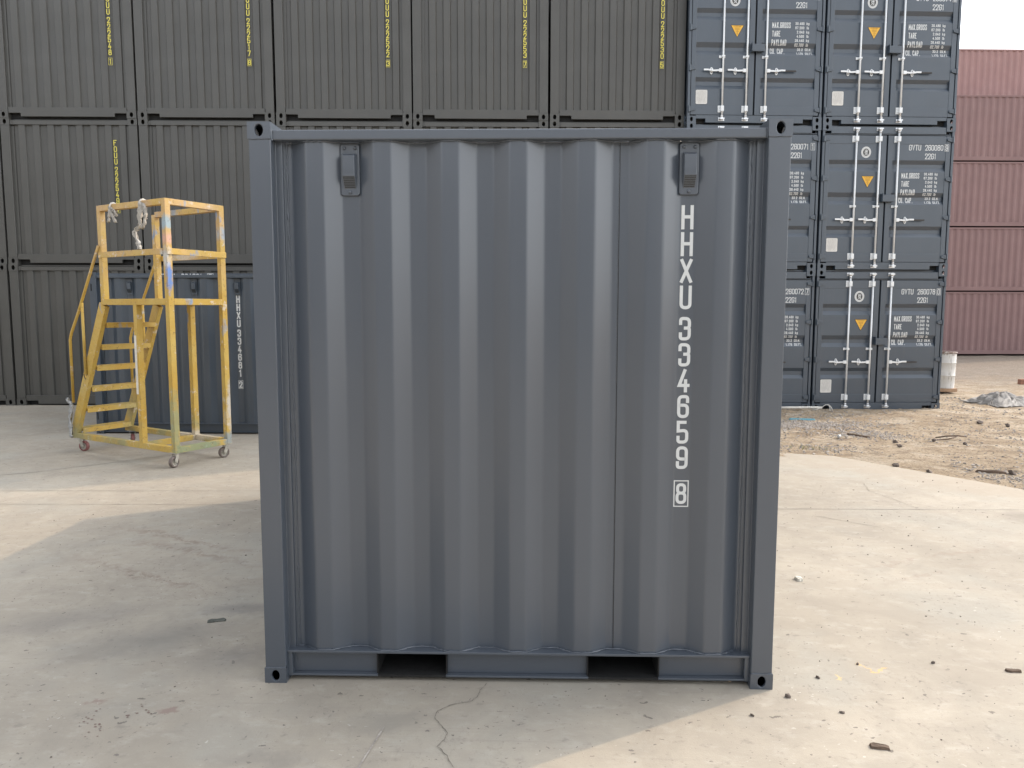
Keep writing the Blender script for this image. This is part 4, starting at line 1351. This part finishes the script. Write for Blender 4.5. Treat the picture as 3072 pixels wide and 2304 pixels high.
stone(7.543, 8.469, .07, "dark stone on the earth near the right edge, upper of two")
stone(7.310, 8.811, .06, "dark stone on the earth near the right edge, left of two")
stone(3.27, 4.012, .026, "lone small dark stone on the sunlit concrete below the earth")

def chip(name, pts, th, z, mat, label, cat):
    """split piece of wood: outline with its own thickness and a rough top"""
    mb = MB()
    n = len(pts)
    cx = sum(p[0] for p in pts) / n; cy = sum(p[1] for p in pts) / n
    lo = [(p[0] - cx, p[1] - cy, 0) for p in pts]
    hi = [((p[0] - cx) * .9, (p[1] - cy) * .85, th * random.uniform(.7, 1.15)) for p in pts]
    mb.add(lo + hi, [(i, (i + 1) % n, n + (i + 1) % n, n + i) for i in range(n)] + [tuple(range(n)), tuple(range(n, 2 * n))])
    o = mb.build(name, mat)
    o.location = (cx, cy, z)
    return tag(o, label, cat)
def strip(x, y, L, w, a):
    pts = []
    for t, s in ((-.5, -.5), (-.2, -.6), (.15, -.45), (.5, -.5), (.52, .1), (.4, .5), (0, .45), (-.3, .6), (-.5, .4)):
        u, v_ = t * L, s * w * random.uniform(.8, 1.2)
        pts.append((x + u * math.cos(a) - v_ * math.sin(a), y + u * math.sin(a) + v_ * math.cos(a)))
    return pts
chip("wood_chip", strip(1.495, -.468, .075, .030, -.15), .012, 0.001, M['wood'], "splintered piece of dark wood on the concrete at lower right", "wood chip")
chip("wood_chip", strip(2.458, .212, .07, .022, -.1), .012, 0.001, M['wood'], "dark sliver of wood on the concrete by the right picture edge", "wood chip")
chip("charred_board", strip(5.14, 4.885, .30, .055, -.45), .03, ez(5.14, 4.885) - .003, M['wood'], "charred board lying on the earth by the right picture edge", "board")
chip("thin_board", strip(4.75, 7.36, .36, .035, -.95), .025, ez(4.75, 7.36), M['wood'], "thin dark board on the gravel below the door containers", "board")
chip("litter", strip(-1.74, .711, .10, .045, .35), .004, .001, M['leaf'], "flattened scrap of dark litter on the shaded concrete left of the slate container", "litter")
chip("paper_scrap", strip(1.84, 1.466, .035, .05, .2), .02, .001, M['whitetape'], "small folded pale scrap on the sunlit concrete right of the container", "scrap")
chip("plastic_sheet", strip(4.62, 9.25, .42, .10, -.15), .02, ez(4.62, 9.25), M['blue'], "torn strip of faded blue plastic below the door containers", "plastic sheet")
mb = MB()
mb.tube([(-.2, 0, .03), (-.05, .02, .05), (.1, .0, .06), (.25, .03, .04)], [.010, .012, .010, .006], 6)
mb.tube([(-.22, -.07, .01), (-.05, -.05, .02), (.08, -.01, .045)], [.006, .009, .009], 6)
o = mb.build("forked_stick", M['wood'], smooth=True)
o.location = (5.957, 7.202, ez(5.957, 7.202))
tag(o, "forked dark stick lying on the bare earth", "stick")
mb = MB()
mb.tube([(0, 0, 0.05), (.25, .02, .05), (.55, .01, .055), (.80, .03, .05)], .022, 8)
o = mb.build("pale_pipe", M['cable'], smooth=True)
o.location = (4.55, 10.28, -.04)
tag(o, "white pipe lying along the foot of the inner door container stack", "pipe")
mb = MB()
mb.tube([(0, 0, .02), (.08, -.03, .04), (.17, -.02, .075), (.24, .0, .12), (.29, -.01, .13), (.33, -.04, .08), (.34, -.08, .03)], .006, 6)
mb.tube([(.27, -.02, .125), (.30, -.05, .09), (.29, -.09, .02)], .006, 6)
o = mb.build("cable", M['cable'], smooth=True)
o.location = (5.15, 10.25, -.05)
tag(o, "pale bent cable at the foot between the two door container stacks", "cable")
mb = MB()
mb.lathe([(.0, 0), (.032, .0), (.034, .02), (.034, .10), (.024, .13), (.013, .145), (.013, .165), (0, .166)], 12)
mb.xf(Matrix.Rotation(R(88), 4, 'Y') @ Matrix.Rotation(0, 4, 'Z'))
o = mb.build("plastic_bottle", M['plastic'], smooth=True)
o.location = (4.36, 7.10, ez(4.36, 7.10) + .035)
o.rotation_euler = (0, 0, .9)
o.scale = (.62, .62, .62)
tag(o, "pale crushed bottle on the earth below the gravel patch", "bottle")

# ------------------------------------------------------------------ drum on a board, brick, heap of cloth
DX, DYY = 9.20, 13.6
zb = -0.02
mb = MB()
mb.box(-.46, .27, -.27, .27, 0, .075)
o = mb.build("wooden_board", M['palewood'], bevel=0.01)
o.location = (DX - .02, DYY, zb)
o.rotation_euler = (0, 0, .03)
tag(o, "thick wooden board under the white drum", "board")
dr = thing("steel_drum", "dented white steel drum with peeling paint behind the door container stack", "drum", (DX, DYY, zb + .076))
Rr = .287
mb = MB()
mb.lathe([(.0, .0), (Rr - .004, .0), (Rr, .010), (Rr - .002, .02), (Rr - .002, .27), (Rr + .008, .285), (Rr - .002, .30), (Rr - .002, .55), (Rr + .008, .565), (Rr - .002, .58), (Rr - .001, .78), (Rr - .02, .78), (Rr - .02, .03)], 40)
mb.xf(Matrix.Rotation(R(1.5), 4, 'Y'))
mb.build("drum_body", M['drum'], dr, angle=50)
mb = MB()
mb.lathe([(Rr - .024, .775), (Rr + .009, .775), (Rr + .012, .79), (Rr + .006, .805), (Rr - .022, .80), (Rr - .024, .775)], 40)
mb.xf(Matrix.Rotation(R(1.5), 4, 'Y'))
mb.build("rim", M['drum'], dr, smooth=True)
mb = MB().box(-.08, .10, -.06, .06, 0, .135)
o = mb.build("brick", M['brick'], bevel=0.006)
o.location = (12.33, 15.64, ez(12.33, 15.64) - .01)
tag(o, "brown brick on the earth at the right picture edge", "brick")

def cloth_heap():
    n = 110
    u = np.linspace(-1, 1, n)
    U, V = np.meshgrid(u, u)
    rr = np.sqrt(U ** 2 + V ** 2)
    ang = np.arctan2(V, U)
    out = 0.82 + 0.22 * np.sin(ang * 3 + .6) + 0.12 * np.sin(ang * 7 + 2) + .05 * np.sin(ang * 13)
    s = np.maximum(np.abs(U), np.abs(V)) / np.maximum(rr, 1e-6)
    X = U * s * out * 0.62
    Y = V * s * out * 0.46
    q = np.clip(np.maximum(np.abs(U), np.abs(V)), 0, 1)
    wx = U + 0.45 * fbm(U * 1.6 + 3, V * 1.6, 3, 41) * 2
    wy = V + 0.45 * fbm(U * 1.6, V * 1.6 + 5, 3, 51) * 2
    dirn = fbm(U * 0.9 + 8, V * 0.9, 2, 71) * 6
    t = wx * np.cos(dirn) * 8.5 + wy * np.sin(dirn) * 8.5
    fold = np.abs(np.sin(t)) ** 0.8
    fold2 = np.abs(np.sin(wx * 15 - wy * 9 + 2))
    body = np.clip(1 - q ** 1.5, 0, 1) * (0.17 + .16 * fbm(U * 1.3, V * 1.3, 2, 60))
    Z = body + (0.085 * fold + 0.022 * fold2) * (1 - q * .75) + .012 * (1 - q)
    Z = np.maximum(Z, 0.004)
    co = np.stack([X, Y, Z], -1).reshape(-1, 3)
    mb = MB()
    idx = np.arange(n * n).reshape(n, n)
    f = np.stack([idx[:-1, :-1], idx[:-1, 1:], idx[1:, 1:], idx[1:, :-1]], -1).reshape(-1, 4)
    mb.add([tuple(p) for p in co], [tuple(int(k) for k in q_) for q_ in f])
    return mb
o = cloth_heap().build("cloth_heap", M['tarp'], smooth=True)
md = o.modifiers.new("thick", 'SOLIDIFY'); md.thickness = .006; md.offset = -1
o.location = (9.20, 11.35, -.055)
o.rotation_euler = (0, 0, -.25)
tag(o, "crumpled heap of grey cloth on the bare earth", "cloth")

# ------------------------------------------------------------------ rolling yellow platform ladder
LAD = (-4.654, 5.680)
lad = thing("platform_ladder", "worn yellow rolling platform ladder with guard rails and six steps", "platform ladder", (LAD[0], LAD[1], 0), R(-29.5))
Y_ = M['yellow']
LX, LW = 1.02, 0.35                     # half length, half width (to tube centres)
HD, HM, HT = 1.865, 2.415, 2.955        # deck, mid rail, top rail heights
T = 0.066
XD = -0.205                              # rear end of the deck
def tube_part(name, segs, parent=lad, w=T, h=T, mat=None):
    mb = MB()
    for p, q in segs:
        mb.bar(p, q, w, h)
    return mb.build(name, mat or Y_, parent, bevel=0.003)
zb = 0.197
tube_part("base_frame", [((-LX, -LW, zb), (LX + T / 2, -LW, zb)), ((-LX, LW, zb), (LX + T / 2, LW, zb)), ((LX, -LW + T / 2, zb), (LX, LW - T / 2, zb)), ((0.42, -LW + T / 2, zb), (0.42, LW - T / 2, zb))])
for yy in (-LW, LW):
    tube_part("post", [((LX - .001, yy, zb + T / 2), (LX - .001, yy, HT + T / 2))])
    tube_part("post", [((0.42, yy, zb + T / 2), (0.42, yy, HD - T / 2))])
    tube_part("post", [((XD, yy, HD + T / 2), (XD, yy, HT + T / 2 if yy < 0 else HT))])
for yy in (-LW, LW):
    tube_part("deck_frame", [((XD - T / 2, yy, HD), (LX - T / 2 - .001, yy, HD))], h=.070)
    tube_part("guard_rail", [((XD + T / 2, yy, HT), (LX - T / 2 - .002, yy, HT))])
    off = -.0405 if yy < 0 else .0405
    tube_part("guard_rail", [((XD - .02, yy + off, HM), (LX - .03, yy + off, HM))], w=.014, h=.066)
tube_part("deck_frame", [((LX, -LW + T / 2, HD), (LX, LW - T / 2, HD))], h=.070)
tube_part("deck_frame", [((XD, -LW + T / 2, HD), (XD, LW - T / 2, HD))], h=.070)
tube_part("deck", [((XD + .02, 0, HD + .012), (LX - .03, 0, HD + .012))], w=2 * LW - .06, h=.008)
tube_part("guard_rail", [((LX, -LW + T / 2, HT), (LX, LW - T / 2, HT))])
tube_part("guard_rail", [((LX + .0405, -LW - .035, HM), (LX + .0405, LW + .035, HM))], w=.014, h=.066)
# stringers and treads
S0, S1 = Vector((-LX + .03, 0, zb + .03)), Vector((XD - .02, 0, HD - .03))
for yy in (-LW, LW):
    mb = MB()
    mb.bar(S0 + Vector((0, yy, 0)), S1 + Vector((0, yy, 0)), .055, .135)
    mb.build("stringer", Y_, lad, bevel=0.004)
for k, zz in enumerate((0.285, 0.55, 0.82, 1.085, 1.345, 1.615)):
    t = (zz - S0.z) / (S1.z - S0.z)
    xx = S0.x + (S1.x - S0.x) * t
    mb = MB()
    mb.box(xx - .085, xx + .085, -LW + .0285, LW - .0285, zz - .004, zz + .004)
    mb.box(xx + .077, xx + .085, -LW + .0285, LW - .0285, zz - .058, zz - .0041)
    mb.box(xx - .085, xx - .077, -LW + .0285, LW - .0285, zz - .058, zz - .0041)
    mb.build("tread", Y_, lad, bevel=0.002)
# handrails: bent pipe and strut, one each side
for yy in (-LW - .045, LW + .045):
    mb = MB()
    P = [(XD - .01, yy, 2.52), (-.70, yy, 1.75), (-.88, yy, 1.49), (-.92, yy, 1.40), (-.925, yy, .62)]
    P2 = [P[0]] + [tuple(Vector(P[0]).lerp(Vector(P[1]), k / 4)) for k in range(1, 5)] + P[2:]
    mb.tube(P2, .0165, 10)
    mb.tube([(-.62, yy, 1.86), (-.62, yy, 0.98)], .0165, 10)
    mb.build("handrail", Y_, lad, smooth=True)
# casters
def caster(x, y, a, mat, wd):
    mb = MB()
    mb.box(x - .05, x + .05, y - .045, y + .045, .163, .171)
    ca, sa = math.cos(a), math.sin(a)
    off = .035
    for s in (-1, 1):
        lo = Vector((x - off * ca - s * .032 * sa, y - off * sa + s * .032 * ca, .060))
        hi = Vector((x - s * .032 * sa, y + s * .032 * ca, .163))
        mb.bar(lo, hi, .005, .042, up=(ca, sa, 0))
    mb.bar((x - off * ca - .04 * -sa, y - off * sa - .04 * ca, .066), (x - off * ca + .04 * -sa, y - off * sa + .04 * ca, .066), .014, .014)
    c = mb.build("caster", M['forksteel'], lad, bevel=0.002)
    cx, cy = x - off * ca, y - off * sa
    def wheel(prof, m, nm):
        w = MB()
        w.lathe(prof, 28, lambda r, q, t: (cx + r * math.cos(t) * ca - q * sa, cy + r * math.cos(t) * sa + q * ca, .0655 + r * math.sin(t)))
        w.build(nm, m, c, angle=45)
    wheel([(.044, -.022), (.058, -.022), (.064, -.016), (.065, 0), (.064, .016), (.058, .022), (.044, .022), (.044, -.022)], mat, "tyre")
    wheel([(.0005, -.014), (.016, -.018), (.020, -.008), (.036, -.006), (.0438, -.018), (.0438, .018), (.036, .006), (.020, .008), (.016, .018), (.0005, .014)], wd, "rim")
caster(LX - .02, -LW + .01, R(100), M['tyre'], M['forksteel'])
caster(LX - .02, LW - .01, R(80), M['tyre'], M['forksteel'])
caster(-LX + .13, -LW + .01, R(200), M['redtyre'], M['forksteel'])
caster(-LX + .13, LW - .01, R(150), M['redtyre'], M['forksteel'])
# tape and paint patches fixed to the frame
mb = MB()
mb.box(.42 - T / 2 - .0025, .42 + .004, -LW - T / 2 - .0025, -LW - T / 2 - .0004, .80, 1.48)
mb.box(.42 - T / 2 - .0025, .42 - T / 2 - .0004, -LW - T / 2 - .0003, -LW + .01, .80, 1.52)
mb.build("white_tape", M['whitetape'], lad)
mb = MB()
d = (S1 - S0).normalized(); n = Vector((-d.z, 0, d.x))
c0 = S0.lerp(S1, .47) + n * .03
def tape(k0, k1, mat, e):
    a = c0 + d * k0; b = c0 + d * k1
    mb = MB()
    yy = -LW - .0276 - e
    P = [a - n * .028 - d * .02, b - n * .028 - d * .02, b + n * .028 + d * .02, a + n * .028 + d * .02]
    mb.add([(p.x, yy, p.z) for p in P] + [(p.x, yy + .0008, p.z) for p in P], [(0, 1, 2, 3), (4, 5, 6, 7), (0, 1, 5, 4), (1, 2, 6, 5), (2, 3, 7, 6), (3, 0, 4, 7)])
    return mb.build("hazard_tape", mat, lad)
for k in range(5):
    tape(-.06 + k * .025, -.06 + (k + 1) * .025, M['triblack'] if k % 2 == 0 else M['tri'], .001)

# rags tied to the ladder: strips of cloth with thickness
lm = Matrix.Translation((LAD[0], LAD[1], 0)) @ Matrix.Rotation(R(-29.5), 4, 'Z')
def rag(label, centre, strips, mat, name="rag", cat="rag"):
    mb = MB()
    for pts, w in strips:
        k = len(pts)
        fine = []
        for i in range(k - 1):
            for j in range(5):
                t = j / 5
                fine.append(Vector(pts[i]).lerp(Vector(pts[i + 1]), t))
        fine.append(Vector(pts[-1]))
        vs = []
        m_ = 7
        for i, p in enumerate(fine):
            ww = w * .75 * (1 - .35 * i / len(fine)) * random.uniform(.75, 1.15)
            for j in range(m_):
                s_ = j / (m_ - 1) - .5
                vs.append((p.x + s_ * ww, p.y + .020 * math.sin(j * 2.1 + i * .7) + random.uniform(-.004, .004), p.z + .010 * math.sin(i + j)))
        mb.add(vs, [(i * m_ + j, i * m_ + j + 1, (i + 1) * m_ + j + 1, (i + 1) * m_ + j) for i in range(len(fine) - 1) for j in range(m_ - 1)])
    # knot round the tube
    r0 = .047
    ring = [(centre[0] * 0 + random.uniform(-.006, .006), r0 * math.cos(t), r0 * math.sin(t)) for t in [2 * math.pi * q / 12 for q in range(13)]] if name == "rag" else []
    if ring:
        mb.tube(ring, .013, 6)
    o = mb.build(name, mat, None, smooth=True)
    md = o.modifiers.new("thick", 'SOLIDIFY'); md.thickness = .005
    o.matrix_world = lm @ Matrix.Translation(centre)
    return tag(o, label, cat)
rag("long torn white rag hanging from the ladder's top rail", (.62, -LW, HT), [
    ([(0, -.035, .02), (.01, -.05, -.10), (.0, -.05, -.24), (-.10, -.05, -.31), (-.06, -.05, -.42), (-.02, -.05, -.50)], .085),
    ([(.06, -.035, .0), (.12, -.05, -.12), (.09, -.05, -.20), (.04, -.05, -.28)], .035)], M['rag'])
rag("short knotted rag hanging near the rear end of the ladder's top rail", (.06, -LW, HT), [
    ([(-.01, -.035, .0), (.0, -.05, -.06), (-.03, -.05, -.17)], .040),
    ([(.01, -.035, .0), (.03, -.05, -.07), (.10, -.05, -.18)], .040),
    ([(.02, -.035, -.02), (.10, -.05, -.06), (.13, -.05, -.11)], .030)], M['rag'])
rag("grey plastic wrap tied to the foot of the ladder's near handrail", (-.94, -LW - .04, .60), [
    ([(0, -.02, .0), (-.02, -.03, -.12), (-.04, -.03, -.24), (-.02, -.03, -.34), (-.03, -.03, -.42)], .06),
    ([(0, -.02, .0), (-.05, -.03, .03), (-.07, -.03, .07)], .035)], M['plastic'], "plastic_wrap", "plastic wrap")

# ------------------------------------------------------------------ added unseen building behind the camera, blocks low sky to contrast the ribs
blk = thing("sky_blocker", "unseen grey block added behind the camera to darken rib reflections", "sky_blocker", (-38, -30, 0))
M['render'] = plain("blocker_grey", (0.27, 0.27, 0.265), 0.8, vary=0.15, scale=0.8)  # used on the added sky blocker only
M['blocker_dark'] = plain("blocker_shutter", (0.16, 0.17, 0.18), 0.5, vary=0.1, scale=2)
MB().box(-46, 46, -10, 10, -.2, 7.2).build("wall", M['render'], blk)  # main body of the added sky blocker
MB().box(8, 16, 10.2, 33, -.2, 9.0).build("wall", M['render'], blk)  # added left wing, darkens what the left rib slopes reflect
MB().box(7.6, 16.4, 10.25, 33.4, 9.005, 9.3).build("roof", M['blocker_dark'], blk)  # top of the added left wing
MB().prism_x([(-10.6, 7.0), (-10.6, 7.3), (0, 9.6), (10.6, 7.3), (10.6, 7.0), (0, 9.3)], -46.5, 46.5).build("roof", M['blocker_dark'], blk)  # top of the added sky blocker
for k in range(9):
    d_ = MB().box(-42 + k * 10, -38 + k * 10, 10.003, 10.08, 0, 4.5).build("blocker_door", M['blocker_dark'], blk)
    m_ = MB()
    for q in range(15):
        m_.box(-42 + k * 10 + .05, -38 + k * 10 - .05, 10.0805, 10.10, .1 + q * .29, .1 + q * .29 + .2)
    m_.build("blocker_slats", M['blocker_dark'], d_)
# weeds at the slab edge
mb = MB()
for _ in range(45):
    x, y = random.gauss(3.72, .13), random.gauss(6.28, .07)
    z = ez(x, y)
    a, h = random.uniform(0, 6.28), random.uniform(.02, .06)
    dx, dy = math.cos(a) * .004, math.sin(a) * .004
    lx, ly = random.uniform(-.03, .03), random.uniform(-.03, .03)
    mb.add([(x - dx, y - dy, z), (x + dx, y + dy, z), (x + lx * .5 + dx * .7, y + ly * .5 + dy * .7, z + h * .7), (x + lx, y + ly, z + h)], [(0, 1, 2), (0, 2, 3)])
struct(mb.build("weeds", plain("dry_green_weed", (0.27, 0.27, 0.12), 0.8)), 'stuff')
